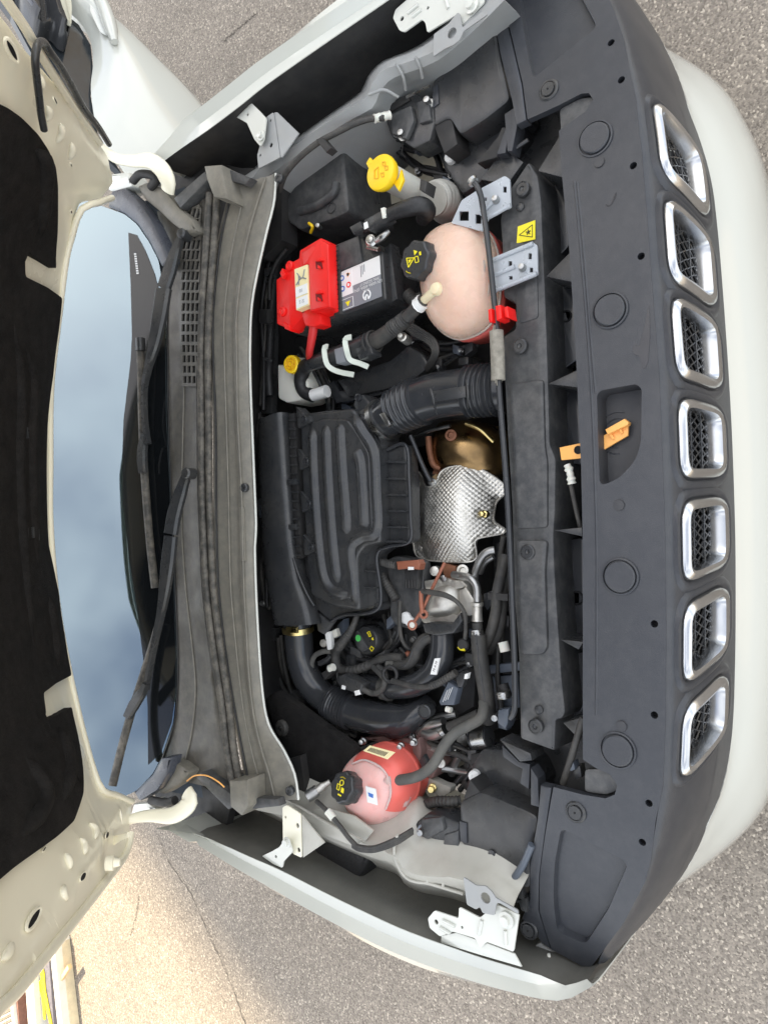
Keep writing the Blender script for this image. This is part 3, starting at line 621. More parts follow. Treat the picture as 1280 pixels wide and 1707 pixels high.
bm = bmesh.new(); add_slab(bm, rounded([Dd(*p, .078) for p in [(88,-8),(104,2),(112,50),(111,82),(100,76),(93,66),(90,30)]], .008), .01, .004, 2, down=-dn); obj('mirror_shell', bm, mat('mirror_pale', (.55,.54,.44), .3), door)
bm = bmesh.new(); add_slab(bm, rounded([Dd(*p, .078) for p in [(34,8),(42,4),(54,30),(58,60),(48,52),(38,36)]], .006), .01, .004, 2, down=-dn); obj('mirror_face', bm, 'trim_reflection', door)
# ---- cowl
L0 = [(459,289),(456,337),(441,398),(420,500),(416,580),(417,650),(422,775),(426,880),(424,912),(427,1010),(435,1137),(446,1205),(472,1250),(490,1290),(497,1333)]
L1 = [(440,296),(424,345),(405,420),(392,520),(392,600),(394,700),(400,820),(402,900),(404,980),(408,1050),(412,1120),(420,1190),(432,1245),(446,1290),(456,1335)]
L2 = [(392,310),(380,350),(368,410),(357,520),(357,600),(361,700),(362,820),(363,900),(366,980),(374,1060),(384,1130),(394,1190),(404,1245),(413,1290),(422,1338)]
L3 = [(343,322),(341,360),(337,420),(330,520),(328,600),(329,700),(330,820),(333,900),(337,980),(345,1050),(355,1120),(364,1180),(370,1240),(378,1290),(385,1320)]
L4 = [(318,340),(312,370),(305,410),(304,520),(306,600),(305,660),(303,740),(301,860),(306,960),(312,1020),(320,1090),(324,1150),(318,1220),(305,1275),(296,1300)]
L5 = [(284,352),(288,400),(284,440),(279,520),(279,600),(280,680),(283,780),(287,880),(291,960),(294,1030),(296,1100),(295,1160),(289,1210),(272,1262),(262,1288)]
L6 = [(262,352),(272,400),(276,440),(274,520),(274,600),(275,680),(278,780),(282,880),(286,960),(289,1030),(291,1100),(290,1160),(284,1210),(267,1258),(258,1282)]
cowl = empty('cowl_panel', P(360,800,1.0), 'dusty grey scuttle panel'); cowl['label'] = 'dusty grey plastic scuttle panel below the windscreen'; cowl.parent = car; cowl.location = WO[cowl.name]-WO[car.name]
loft('front_apron', [pxs(L0,.975),pxs(L0,.985),[P(a[0]*.5+b[0]*.5,a[1]*.5+b[1]*.5,.996) for a,b in zip(L0,L1)],pxs(L1,1.004),[P(a[0]-4,a[1],1.001) for a in L1],pxs(L2,1.012),[P(a[0]-6,a[1],1.0) for a in L2]], 'cowl', cowl, n=60, sub=4, thick=.003)
loft('upper_panel', [[P(a[0]+8,a[1],1.005) for a in L3],pxs(L3,1.022),pxs(L4,1.014),pxs(L5,1.016),pxs(L6,1.008)], 'cowl_dark', cowl, n=60, sub=4, thick=.003)
tube('edge_trim', [(p[0]+1,p[1],.985) for p in L0], .0028, 'paint', cowl, n=80, seg=6)
for off, r, z in ((7,.0085,1.030),(19,.0075,1.024)):
    tube('weather_seal', [(p[0]+off,p[1],z) for p in L3], r, 'seal', cowl, n=300, seg=8, ribs=((0,1,150,.0012),) if off > 10 else None)
tube('seam', [(p[0]+2,p[1],1.016) for p in L4[4:]], .0022, 'cowl', cowl, n=60, seg=6)
tube('gap_line', [(p[0]-1,p[1],1.014) for p in L2], .0022, 'black', cowl, n=80, seg=6)
tube('moulded_line', [(p[0]+3,p[1],1.005) for p in L1], .0024, 'cowl', cowl, n=80, seg=6)
tube('gap_line', [(p[0]+1,p[1],1.017) for p in L5[2:]], .0020, 'black', cowl, n=80, seg=6)
tube('moulded_line', [(p[0]*.5+q[0]*.5,p[1],1.012) for p, q in zip(L1[1:-1],L2[1:-1])], .0018, 'cowl', cowl, n=80, seg=6)
vh = []
for i in range(17):
    v0 = 352+i*17.2; uo = max(0, (410-v0))*.16 if v0 < 410 else (0 if v0 < 560 else (v0-560)*.04)
    for j in range(4 if 360 < v0 < 600 else 3):
        u0 = 303+j*7.6+uo; s = max(0,min(6,(560-v0)*.02))
        if u0+5 > 333: continue
        vh.append(pxs([(u0+s*.6,v0-s),(u0+5.4+s*.6,v0-s-1),(u0+5.4-s*.3,v0+11),(u0-s*.3,v0+11.5)], 1.029))
vp = [(333,340),(334,400),(332,520),(329,600),(327,644),(304,644),(301,600),(298,520),(296,440),(300,400),(316,348)]
vent = plate('air_vent', vp, vh, 1.029, .004, 'cowl_dark', cowl, label='slotted fresh air intake grid')
slab('vent_shade', vp, 1.0245, .002, 'hole_shade', cowl, 0)  # near-black sheet added under the slots as painted cavity shade
for u, v in ((408,813),(466,298),(484,1318)):
    lathe('push_clip', P(u,v,1.0), (0,-.2,1), [(.010,-.004),(.010,.004),(.008,.006),(.004,.006),(.003,.004),(.0005,.004)], 'plastic', cowl, 18)
slab('rib', [(398,846),(405,846),(408,935),(401,935)], 1.006, .005, 'cowl', cowl, .002)
slab('end_cap', [(289,330),(341,285),(348,298),(300,347)], 1.05, .03, 'plastic_dusty', cowl, .004)
slab('end_cap', [(340,276),(368,274),(373,300),(379,332),(356,328),(345,300)], 1.055, .05, 'cowl', cowl, .004)
slab('end_cap', [(369,277),(418,296),(408,308),(372,298)], 1.03, .02, 'plastic_dusty', cowl, .003)
slab('end_cap', [(326,1296),(334,1288),(388,1326),(392,1344),(380,1350)], 1.05, .03, 'plastic_dusty', cowl, .004)
slab('end_cap', [(382,1302),(412,1300),(413,1345),(402,1360),(384,1345)], 1.055, .05, 'cowl', cowl, .004)
slab('end_cap', [(412,1330),(462,1332),(466,1344),(414,1350)], 1.03, .02, 'plastic_dusty', cowl, .003)
slab('corner_cover', [(228,310),(244,302),(270,312),(298,345),(320,365),(330,385),(312,392),(285,372),(262,350),(240,332)], 1.045, .03, 'cowl', cowl, .008, rnd=.01)
slab('corner_cover', [(262,1290),(285,1268),(300,1275),(318,1288),(300,1308),(272,1325),(255,1322)], 1.045, .03, 'cowl', cowl, .008, rnd=.01)
tube('hinge_cup', [(222,302,1.07),(236,290,1.07),(262,296,1.06),(252,312,1.05)], .010, 'black', cowl)
tube('hinge_cup', [(252,1334,1.06),(275,1338,1.06),(292,1334,1.06)], .010, 'black', cowl)
tube('ground_wire', [(312,1302,1.05),(325,1293,1.06),(345,1293,1.06),(364,1303,1.06),(374,1312,1.05)], .0016, 'orange', cowl, seg=6)
# ---- wipers
def arm(pts, widths, z, parent, name='arm'):
    w = resample(catmull(pxs(pts, z), 60), 40); bm = bmesh.new(); G = []
    for i, p in enumerate(w):
        t = (w[min(39,i+1)]-w[max(0,i-1)]).normalized(); s = t.cross(Vector((0,-.3,.95))).normalized(); n = s.cross(t); f = i/39*(len(widths)-1); k = min(len(widths)-2,int(f)); ww = widths[k]*(1-f+k)+widths[k+1]*(f-k)
        G.append([p+s*ww*a+n*b for a, b in ((-1,-.008),(-1,.001),(-.7,.006),(.7,.006),(1,.001),(1,-.008))])
    V = add_grid(bm, G, True); bm.faces.new(V[0]); bm.faces.new(V[-1]); return obj(name, bm, 'plastic', parent, 30)
def sub(name, u, v, z, label):
    e = empty(name, P(u, v, z), label); e.parent = car; e.location = WO[e.name]-WO[car.name]; return e
w1 = sub('wiper', 304, 390, 1.03, 'windscreen wiper whose pivot sits at the slotted vent')
arm([(302,394,1.055),(292,418,1.06),(282,450,1.065),(272,480,1.07)], [.006,.013,.017,.017], 1.06, w1, 'arm_head'); lathe('pivot_cap', P(304,390,1.055), (0,-.2,1), [(.012,-.02),(.012,.004),(.009,.008),(.0005,.009)], 'plastic', w1, 16)
arm([(272,481,1.074),(266,520,1.078),(257,570,1.078),(246,615,1.078),(240,650,1.075),(241,700,1.07),(246,740,1.068)], [.020,.019,.015,.008,.0055,.0055,.006], 1.08, w1)
arm([(241,722,1.074),(237,745,1.072),(236,768,1.070),(238,788,1.068)], [.006,.011,.012,.010], 1.08, w1, 'connector')
tube('blade', [(234,566,1.066),(236,640,1.062),(238,720,1.058),(242,800,1.056),(250,900,1.052),(259,980,1.05)], .0095, 'seal', w1, n=40); tube('blade_cap', [(234,564,1.068),(235,585,1.067)], .0115, 'plastic', w1)
w2 = sub('wiper', 311, 790, 1.03, 'windscreen wiper with its blade running up the bare glass')
arm([(311,790,1.055),(302,815,1.06),(290,855,1.065),(284,890,1.07)], [.010,.015,.017,.017], 1.06, w2, 'arm_head'); lathe('pivot_cap', P(312,789,1.06), (0,-.2,1), [(.013,-.02),(.013,.004),(.010,.008),(.0005,.009)], 'plastic', w2, 18)
arm([(284,894,1.075),(280,930,1.078),(274,980,1.08),(268,1020,1.082),(260,1060,1.085),(250,1110,1.09),(243,1150,1.095)], [.016,.017,.014,.009,.006,.0055,.006], 1.08, w2)
arm([(243,1140,1.10),(234,1158,1.105),(222,1176,1.11),(212,1195,1.115)], [.007,.011,.013,.010], 1.1, w2, 'connector')
tube('blade', [(264,1045,1.05),(252,1085,1.06),(238,1130,1.075),(222,1180,1.095),(205,1240,1.12),(188,1310,1.15)], .0095, 'seal', w2, n=40)
# ---- engine bay shell
shell = car
loft('bulkhead', [[p+Vector((0,.006,-.012)) for p in pxs(L0,.985)],[p+Vector((0,.11,-.02)) for p in pxs(L0,.985)],[p+Vector((0,.13,-.2)) for p in pxs(L0,.985)],[p+Vector((0,.12,-.52)) for p in pxs(L0,.985)]], 'black', shell, n=40, sub=2)
bm = bmesh.new(); add_slab(bm, [Vector((-.76,.55,.48)),Vector((-.6,.32,.48)),Vector((.6,.32,.48)),Vector((.76,.55,.48)),Vector((.8,1.4,.48)),Vector((-.8,1.4,.48))], .02, 0); obj('undertray', bm, 'black', shell)
slab('sound_absorber', [(438,1165),(460,1150),(490,1172),(545,1214),(592,1246),(592,1275),(575,1292),(548,1316),(515,1324),(500,1335),(491,1290),(462,1235)], .90, .02, 'felt', shell, .01, rnd=.02)
lathe('grommet', P(469,1214,.905), (0,0,1), [(.019,-.02),(.019,0),(.014,.004),(.006,.004),(.005,0),(.0005,0)], 'rubber', shell, 20); lathe('stud', P(468,1213,.909), (0,0,1), [(.004,0),(.004,.006),(.0005,.007)], 'steel', shell, 8)
slab('side_filler', [(335,262),(400,280),(470,280),(470,400),(440,430),(330,420)], .92, .05, 'black', shell, 0)
slab('side_filler', [(330,1300),(400,1290),(500,1260),(510,1330),(440,1345),(380,1365)], .92, .05, 'black', shell, 0)
slab('side_filler', [(250,1306),(300,1285),(385,1342),(372,1404),(300,1376),(270,1350)], .96, .02, 'black', shell, 0)
slab('side_filler', [(248,305),(300,335),(356,296),(310,250),(262,272)], .96, .02, 'black', shell, 0)
# inner wing rails
ra = [(392,322,.96),(460,275,.97),(545,214,.97),(590,182,.965),(612,165,.96),(620,142,.96),(636,120,.955),(660,108,.95),(692,96,.95),(722,80,.945),(765,45,.94),(830,-10,.93)]
rb = [(398,312,.975),(462,268,.985),(547,208,.985),(592,177,.98),(613,160,.975),(622,137,.972),(640,115,.97),(662,104,.965),(694,92,.965),(724,74,.96),(765,38,.955),(830,-20,.945)]
def mid(L, du, dv, z): return [P(p[0]+du, p[1]+dv, z) for p in L]
railL = loft('inner_wing', [mid(rb,-12,-10,.80),mid(rb,-4,-6,.96),[P(*p) for p in rb],mid(ra,10,10,.962),mid(ra,34,34,.90),mid(ra,60,75,.82),mid(ra,70,110,.70)], 'metal_grey', shell, n=50, sub=4, thick=.002, label='silver grey inner wing rail on the battery side')
rc = [(428,1340,.965),(470,1362,.965),(520,1385,.96),(560,1404,.955),(610,1425,.95),(655,1440,.945),(668,1458,.945),(690,1470,.945),(715,1474,.94),(745,1478,.935),(790,1492,.93),(850,1530,.92)]
railR = loft('inner_wing', [mid(rc,10,26,.78),mid(rc,2,6,.90),[P(*p) for p in rc],mid(rc,4,-16,.958),mid(rc,14,-40,.93),mid(rc,30,-70,.90),mid(rc,44,-110,.86),mid(rc,46,-130,.70)], 'paint_grey', shell, n=50, sub=4, thick=.002, label='pale grey inner wing rail beside the pink reservoir')
slab('rail_flange', [(432,1316),(448,1312),(500,1345),(560,1380),(604,1400),(592,1412),(540,1392),(480,1362),(424,1350)], .975, .004, 'paint_grey', railR, .001)
slab('rail_flange', [(498,1362),(540,1345),(590,1360),(622,1385),(604,1408),(560,1392)], .955, .004, 'paint_grey', railR, .001)
for pts in ([(662,1392,.962),(657,1412,.955),(660,1436,.952),(676,1462,.95),(694,1470,.95),(712,1472,.947),(736,1479,.942),(772,1490,.935)],[(712,1472,.947),(714,1452,.945),(713,1436,.93)],[(738,1478,.942),(740,1462,.94),(739,1446,.93)],[(448,1312,.977),(500,1346,.977),(560,1380,.972),(604,1402,.968)]):
    tube('pressed_edge', pts, .0032, 'paint_grey', railR, n=30, seg=8)
for pts in ([(614,158,.98),(640,150,.965),(664,162,.94)],[(660,106,.975),(672,128,.955),(676,150,.93)],[(692,95,.972),(700,112,.955),(704,130,.935)]):
    tube('pressed_edge', pts, .003, 'metal_grey', railL, n=20, seg=8)
# wheel arch liners closing the gaps
loft('arch_liner', [mid(rb,-14,-12,.80),mid(rb,-40,-50,.74),mid(rb,-70,-100,.72)], 'black', shell, n=30, sub=2)
loft('arch_liner', [mid(rc,12,28,.78),mid(rc,0,60,.74),mid(rc,-20,110,.74)], 'shaded_grey', shell, n=30, sub=2)
slab('liner_box', [(330,215),(365,185),(392,190),(425,215),(428,255),(395,268),(345,250)], .90, .1, 'plastic', shell, .01, rnd=.01)
slab('liner_bag', [(480,1445),(545,1402),(580,1410),(618,1430),(600,1465),(575,1490),(540,1480),(500,1465)], .90, .1, 'tape', shell, .012, rnd=.02)
for u, v, r in ((652,1455,.006),(703,1497,.007),(748,1505,.010),(690,1466,.005),(620,1470,.004)):
    lathe('stud', P(u,v,.80), (-.3,-.3,1), [(r*1.6,-.004),(r*1.5,.002),(r*.6,.004),(r*.5,.016),(.0005,.017)], 'metal_grey', shell, 12)
for pts, r in (([(440,190,.84),(520,140,.84),(600,92,.83),(680,40,.82),(760,-20,.81)],.030),([(450,225,.80),(540,165,.80),(620,110,.79)],.024)):
    tube('liner_bulge', pts, r, 'plastic_dusty', shell, n=30, seg=14)
tube('panel_crease', [(560,1440,.80),(620,1462,.80),(690,1490,.79),(760,1520,.78)], .006, 'shaded_grey', shell, n=30)
# wing brackets
def bracket(top, z, t, m='paint_grey', holes=(), rnd=.004, name='wing_bracket'):
    return plate(name, top, [circ(u,v,z,r) for u,v,r in holes], z, t, m, shell, rnd=rnd)
b = bracket([(429,259),(431,281),(467,262),(456,187),(444,195),(438,225)], 1.0, .003, 'metal_grey', [(434,259,.003),(452,242,.005),(451,201,.003)])
slab('flange', [(457,187),(468,262),(470,262),(498,222),(462,187)], .999, .003, 'metal_grey', b, .001)
b2 = bracket([(392,194),(420,172),(434,186),(444,197),(440,232),(434,244),(424,232),(412,205)], 1.012, .003, 'paint', [(413,191,.0035)]); lathe('bolt', P(436,226,1.014), (0,0,1), [(.011,0),(.011,.002),(.007,.003),(.007,.009),(.0005,.010)], 'paint', b2, 12)
b = bracket([(471,1346),(478,1342),(501,1357),(503,1430),(490,1424),(472,1410)], 1.0, .003, 'paint_in', [(476,1362,.003),(496,1376,.005),(498,1417,.005)])
slab('flange', [(503,1358),(505,1430),(541,1405),(520,1380)], .999, .003, 'paint_grey', b, .001)
b2 = bracket([(437,1427),(452,1420),(466,1412),(474,1400),(484,1406),(488,1420),(473,1436),(471,1447),(455,1440)], 1.012, .003, 'paint', [(460,1428,.0035)]); lathe('bolt', P(479,1404,1.014), (0,0,1), [(.011,0),(.011,.002),(.007,.003),(.007,.009),(.0005,.010)], 'paint', b2, 12)
b = bracket([(765,1512),(764,1531),(742,1524),(724,1518),(713,1531),(716,1547),(733,1561),(755,1553),(792,1564),(800,1581),(811,1570),(856,1587),(865,1525),(826,1508),(800,1530)], .962, .003, 'paint', [(727,1537,.0045),(770,1546,.0025)])
lathe('bolt', P(844,1533,.965), (0,0,1), [(.014,0),(.014,.003),(.0085,.004),(.0085,.011),(.0005,.012)], 'paint', b, 14)
for p, q in (((738,1534),(758,1544)),((733,1546),(750,1556)),((803,1534),(798,1558)),((842,1551),(843,1575))): tube('pressed_rib', [(*p,.963),(*q,.963)], .0035, 'paint', b, seg=8)
bracket([(772,1462),(793,1476),(809,1477),(819,1486),(826,1497),(862,1517),(864,1524),(832,1505),(827,1506),(824,1526),(804,1522),(800,1512),(793,1516),(778,1508)], .972, .003, 'metal_grey', [(809,1497,.0095)], .003)
b = bracket([(655,30),(659,16),(680,-2),(740,-40),(815,-60),(806,4),(770,42),(764,22),(745,34),(712,54),(709,38),(703,32),(674,53),(666,51)], .962, .003, 'paint', [(670,31,.0045),(713,13,.003)])
lathe('bolt', P(786,10,.965), (0,0,1), [(.014,0),(.014,.003),(.0085,.004),(.0085,.011),(.0005,.012)], 'paint', b, 14)
for p, q in (((679,22),(697,8)),((687,28),(702,16)),((742,-4),(747,14))): tube('pressed_rib', [(*p,.963),(*q,.963)], .0035, 'paint', b, seg=8)
bracket([(722,94),(723,57),(748,39),(762,21),(766,22),(770,46),(803,20),(812,24),(772,52),(766,66),(755,75),(741,81)], .970, .003, 'metal_grey', [(753,55,.0095)], .003)
# ============================================================ things in the engine bay
def ringloop(pts, z, n=48): return resample(catmull(pxs(pts, z)+[P(*pts[0][:2], z)], 120), n+1)[:n] if False else catmull(pxs(pts, z), n, True)
def blob(name, pts, prof, m, parent, n=56, c=None, smooth=60, z0=None, **k):
    """rounded body from an outline; prof = (scale, z) from the top down"""
    z0 = z0 or prof[len(prof)//2][1]; L = catmull(pxs(pts, z0), n, True); c = c or sum(L, Vector())/len(L); G = []
    for s, z in prof: G.append([Vector((c.x+(p.x-c.x)*s, c.y+(p.y-c.y)*s, z)) for p in L])
    bm = bmesh.new(); V = add_grid(bm, G, True); bm.faces.new(V[0][::-1]); bm.faces.new(V[-1]); return obj(name, bm, m, parent, smooth, **k)
def dome(top, rim, bot, k=6):
    return [(math.sin(math.pi/2*(i+.6)/(k+.6)), rim+(top-rim)*math.cos(math.pi/2*(i+.6)/(k+.6))) for i in range(k+1)]+[(1,rim),(1,bot+.02),(.97,bot+.006),(.9,bot)]
def clamp(name, p, axis, r, w, m, parent):
    return lathe(name, p, axis, [(r,-w/2),(r+.002,-w/2),(r+.002,w/2),(r,w/2)], m, parent, 28)
# ---- radiator cover
rc_px = [(880,268),(896,292),(902,335),(905,420),(908,480),(911,560),(914,660),(916,740),(926,765),(925,850),(922,893),(924,951),(930,1045),(936,1133),(942,1188),(936,1199),(926,1200),(924,1253),(866,1232),(863,1095),(856,1000),(853,893),(852,850),(845,737),(839,625),(838,560),(858,548),(858,505),(838,495),(835,400),(832,365),(845,320)]
rcv = thing('radiator_cover', 890, 760, .80, 'long grey dusty plastic cover over the radiator support', 'cover')
slab('cover_body', rc_px, .90, .10, 'plastic_dusty', rcv, .006, rnd=.006, taper=.004)
slab('raised_panel', [(858,900),(912,900),(908,951),(912,1080),(904,1092),(866,1092)], .907, .01, 'plastic_dusty', rcv, .006, rnd=.01)
slab('raised_panel', [(848,640),(905,632),(908,745),(912,770),(912,880),(860,882)], .905, .008, 'plastic_dusty', rcv, .005, rnd=.008)
slab('raised_panel', [(846,400),(894,408),(897,530),(864,540)], .903, .006, 'plastic_dusty', rcv, .004, rnd=.008)
for u, v in ((866,577),(879,920),(892,1211),(870,315)):
    lathe('push_clip', P(u,v,.909), (0,0,1), [(.0135,-.006),(.0135,.001),(.011,.003),(.0105,.002),(.005,.002),(.004,0),(.0005,-.001)], 'plastic', rcv, 24)
for u, v in ((867,345),(898,1183)): lathe('plug', P(u,v,.901), (0,0,1), [(.008,-.003),(.008,.002),(.006,.004),(.0005,.005)], 'plastic', rcv, 16)
stk = [P(*p,.9015) for p in [(863,378),(892,367),(892,399),(861,406)]]; patch('warning_sticker', stk, 'yellow_print', rcv)
def on4(w, a, b): return (w[0]*(1-a)+w[1]*a)*(1-b)+(w[3]*(1-a)+w[2]*a)*b
def tri_out(a, b, c, r, m, parent, name='triangle_outline'):
    bm = bmesh.new()
    for p, q in ((a,b),(b,c),(c,a)): add_tube(bm, [p,q], r, 4)
    return obj(name, bm, m, parent, 0)
tri_out(on4(stk,.85,.2)+Vector((0,0,.001)), on4(stk,.85,.85)+Vector((0,0,.001)), on4(stk,.12,.55)+Vector((0,0,.001)), .0007, 'black', rcv)
fc = on4(stk,.63,.53)+Vector((0,0,.001))
bm = bmesh.new()
for i in range(5):
    a = i*2*math.pi/5; add_tube(bm, [fc, fc+Vector((math.cos(a),math.sin(a),0))*.0045], .0011, 4)
obj('fan_symbol', bm, 'black', rcv, 0)
# recess behind the header with its webs
trough = thing('bumper_beam', 950, 760, .70, 'black plastic trough with upright webs between radiator cover and grille panel', 'beam')
slab('floor', [(850,200),(940,130),(1020,170),(1030,300),(1030,560),(1035,900),(1040,1250),(1040,1340),(960,1370),(890,1340),(890,1230),(900,700)], .77, .02, 'plastic', trough, 0)
for i, p in enumerate(([(896,285),(935,222),(938,296)],[(909,461),(950,420),(952,470)],[(913,640),(961,617),(962,646)],[(924,884),(969,879),(970,894)],[(933,1066),(972,1070),(964,1083)],[(938,1205),(972,1195),(972,1240)])):
    slab('web', p, .905, .13, 'plastic', trough, .001)
for p in ([(912,300),(943,296),(948,410),(918,440)],[(918,475),(955,468),(962,600),(925,625)],[(926,640),(964,640),(969,775),(930,770)],[(944,900),(972,896),(974,1060),(948,1056)],[(946,1090),(974,1086),(974,1190),(948,1200)]):
    slab('panel', p, .83, .02, 'plastic_gloss', trough, .003, rnd=.004)
for u, v, r in ((943,527,.011),(961,997,.013)): lathe('hole_rim', P(u,v,.831), (0,0,1), [(r,-.003),(r,.001),(r*.8,.002),(r*.7,-.001),(.0005,-.001)], 'hole_shade', trough, 18)
# bonnet release lever and its cable
lv = thing('release_lever', 1000, 730, .92, 'orange bonnet release lever poking through the black panel', 'lever')
slab('lever_arm', [(932,746),(965,739),(997,732),(1040,702),(1047,706),(1046,726),(997,755),(967,764),(935,767)], .928, .004, 'orange', lv, .001)
slab('lever_rib', [(1008,716),(1040,698),(1047,704),(1046,708),(1012,724)], .938, .012, 'orange', lv, .001)
for p, q in (((1016,722),(1022,732)),((1032,712),(1036,722))): tube('lever_web', [(*p,.932),(*q,.931)], .0022, 'orange', lv, seg=6)
lathe('lever_hole', P(963,750,.929), (0,0,1), [(.007,-.001),(.007,.0008),(.0005,.0008)], 'hole_shade', lv, 12)
cb = thing('release_cable', 952, 800, .90, 'black release cable with white end fitting below the orange lever', 'cable')
tube('cable', [(947,785,.918),(952,812,.915),(960,850,.905),(970,892,.89)], .004, 'rubber', cb)
tube('end_fitting', [(945,775,.92),(949,786,.92),(953,806,.916)], [.0045,.0065,.0045,.0065,.006], 'white_plastic', cb, n=14, ribs=((0,1,4,.002),))
cb = thing('bonnet_cable', 940, 1300, .86, 'grey sheathed cable leaving the header panel beside the lower headlamp', 'cable')
tube('cable', [(972,1196,.925),(962,1228,.92),(950,1268,.91),(938,1306,.90)], .006, 'rubber', cb); slab('clip', [(948,1273),(955,1270),(958,1283),(950,1286)], .91, .02, 'bluegrey', cb, .001); slab('clip', [(952,1280),(966,1276),(969,1296),(958,1300)], .90, .02, 'plastic', cb, .002)
# ---- headlamps
def headlamp(top, slope, strip, foot, label, dz=0):
    t = thing('headlamp', top[0][0], top[0][1], .7, label, 'headlamp', 'headlamp housings')
    slab('housing_top', top, .90, .12, 'plastic', t, .008, rnd=.012); slab('housing_slope', slope, .845, .12, 'plastic', t, .008, rnd=.01); slab('cover_strip', strip, zh, .02, 'header', t, .003)
    return t
hl = headlamp([(717,140),(740,112),(762,90),(794,67),(812,50),(823,34),(833,90),(850,166),(810,198),(766,226),(748,196),(720,212)], [(720,205),(748,192),(768,226),(850,166),(862,206),(842,232),(826,256),(805,300),(770,325),(742,285)], [(815,-60),(830,-62),(837,0),(854,75),(869,139),(877,200),(860,208),(852,166),(834,95),(822,30)], None, 'black headlamp housing by the washer filler')
lathe('adjuster_button', P(750,262,.855), (0,-.2,1), [(.0115,-.01),(.0115,.002),(.009,.005),(.004,.005),(.003,.003),(.0005,.003)], 'white_label', hl, 20)
slab('moulded_frame', [(720,146),(729,140),(731,172),(721,180)], .903, .004, 'header', hl, .001)
slab('fin', [(723,210),(752,194),(762,240),(740,256)], .895, .05, 'black', hl, .002)
slab('fin', [(827,258),(842,214),(846,230),(842,255)], .91, .03, 'header', hl, .002); slab('fin', [(800,300),(828,262),(846,252),(872,270),(845,308)], .89, .05, 'plastic', hl, .002); slab('fin', [(795,272),(830,226),(836,212),(843,212),(836,250),(828,262)], .90, .03, 'black', hl, .002)
slab('arm', [(840,190),(858,178),(862,208),(853,252),(845,252)], .915, .03, 'header', hl, .002)
tube('alignment_dowel', [(858,248,.90),(880,233,.90)], .004, 'plastic', hl)
hl2 = headlamp([(764,1337),(767,1412),(811,1449),(842,1474),(884,1484),(883,1440),(897,1362),(880,1352),(800,1319)], [(800,1319),(880,1352),(899,1310),(884,1275),(845,1250),(823,1248),(800,1250),(782,1282),(772,1330)], [(900,1309),(919,1313),(908,1387),(898,1462),(897,1519),(917,1583),(905,1575),(869,1531),(882,1500),(882,1444),(895,1365)], None, 'black headlamp housing beside the pink reservoir')
lathe('adjuster_button', P(790,1294,.855), (0,-.2,1), [(.0115,-.01),(.0115,.002),(.009,.005),(.004,.005),(.003,.003),(.0005,.003)], 'white_label', hl2, 20)
slab('moulded_frame', [(765,1369),(777,1372),(778,1406),(767,1403)], .903, .004, 'header', hl2, .001)
slab('fin', [(772,1330),(783,1300),(801,1322),(794,1350)], .895, .05, 'black', hl2, .002)
slab('fin', [(832,1233),(884,1256),(886,1268),(866,1270)], .90, .05, 'plastic', hl2, .002); slab('fin', [(836,1242),(865,1270),(883,1274),(881,1316),(866,1306),(870,1282),(858,1276),(838,1262)], .885, .02, 'header', hl2, .002); slab('fin', [(884,1280),(896,1298),(898,1346),(884,1342)], .91, .03, 'header', hl2, .002)
lathe('moulded_mark', P(819,1423,.903), (0,0,1), [(.007,-.004),(.007,.0006),(.006,.001),(.0005,.001)], 'plastic_gloss', hl2, 14)
tube('lamp_cable', [(886,1408,.92),(872,1440,.915),(858,1462,.91),(845,1480,.905)], .0065, 'bluegrey', hl2)
for p in ([(856,1478),(868,1474),(872,1500),(860,1506)],[(860,1495),(876,1498),(878,1522),(868,1518)]): slab('connector', p, .90, .03, 'plastic', hl2, .002)
slab('bumper_gap_bracket', [(862,1590),(900,1572),(925,1590),(960,1610),(940,1640),(900,1622),(872,1612)], .85, .02, 'metal_grey', hl2, .002)
for u in (884,892,914): tube('bracket_rib', [(u,1590,.87),(u+4,1610,.87)], .003, 'white_plastic', hl2, seg=6)
# ---- bonnet lift actuators
def actuator(body, boltpts, label, z=.90):
    t = thing('latch_actuator', body[0][0], body[0][1], z-.06, label, 'actuator', 'bonnet lift actuators on the inner wings')
    slab('case', body, z, .05, 'plastic', t, .004, rnd=.005)
    for u, v in boltpts:
        lathe('bolt', P(u,v,z), (0,-.25,1), [(.010,-.002),(.010,.003),(.006,.003),(.006,.020),(.0005,.021)], 'steel', t, 12)
    return t
ac = actuator([(640,178),(648,168),(690,152),(700,160),(716,158),(722,178),(724,205),(716,235),(690,248),(672,236),(652,228),(644,205)], [(716,174),(673,228)], 'black actuator block bolted to the rail near the washer filler')
slab('step', [(652,190),(685,175),(690,200),(676,232),(652,222)], .912, .01, 'plastic_dusty', ac, .003, rnd=.004); slab('step', [(694,170),(714,162),(718,200),(698,206)], .908, .01, 'plastic_dusty', ac, .003, rnd=.004)
tube('linkage', [(678,162,.92),(698,152,.92),(716,144,.92)], .003, 'steel', ac, seg=6); slab('ledge', [(640,178),(680,158),(684,166),(644,190)], .905, .01, 'black', ac, .002)
tube('cable', [(640,197,.945),(618,198,.955),(590,207,.970),(560,222,.982),(530,238,.990),(500,262,.992),(476,290,.985),(466,318,.95)], .0062, 'rubber', ac, n=40); tube('cable_end', [(624,198,.955),(650,192,.93)], .0075, 'white_plastic', ac, n=10, ribs=((0,1,3,.0015),)); slab('cable_clip', [(526,232),(536,228),(552,246),(543,254)], .998, .02, 'black', ac, .002)
tube('wire', [(672,238,.90),(670,254,.89),(676,262,.88)], .0015, 'black', ac, seg=6)
ac2 = actuator([(686,1392),(694,1370),(712,1356),(738,1360),(765,1372),(766,1412),(758,1418),(730,1412),(700,1414),(686,1408)], [(705,1382)], 'black actuator block bolted to the rail beside the pink reservoir')
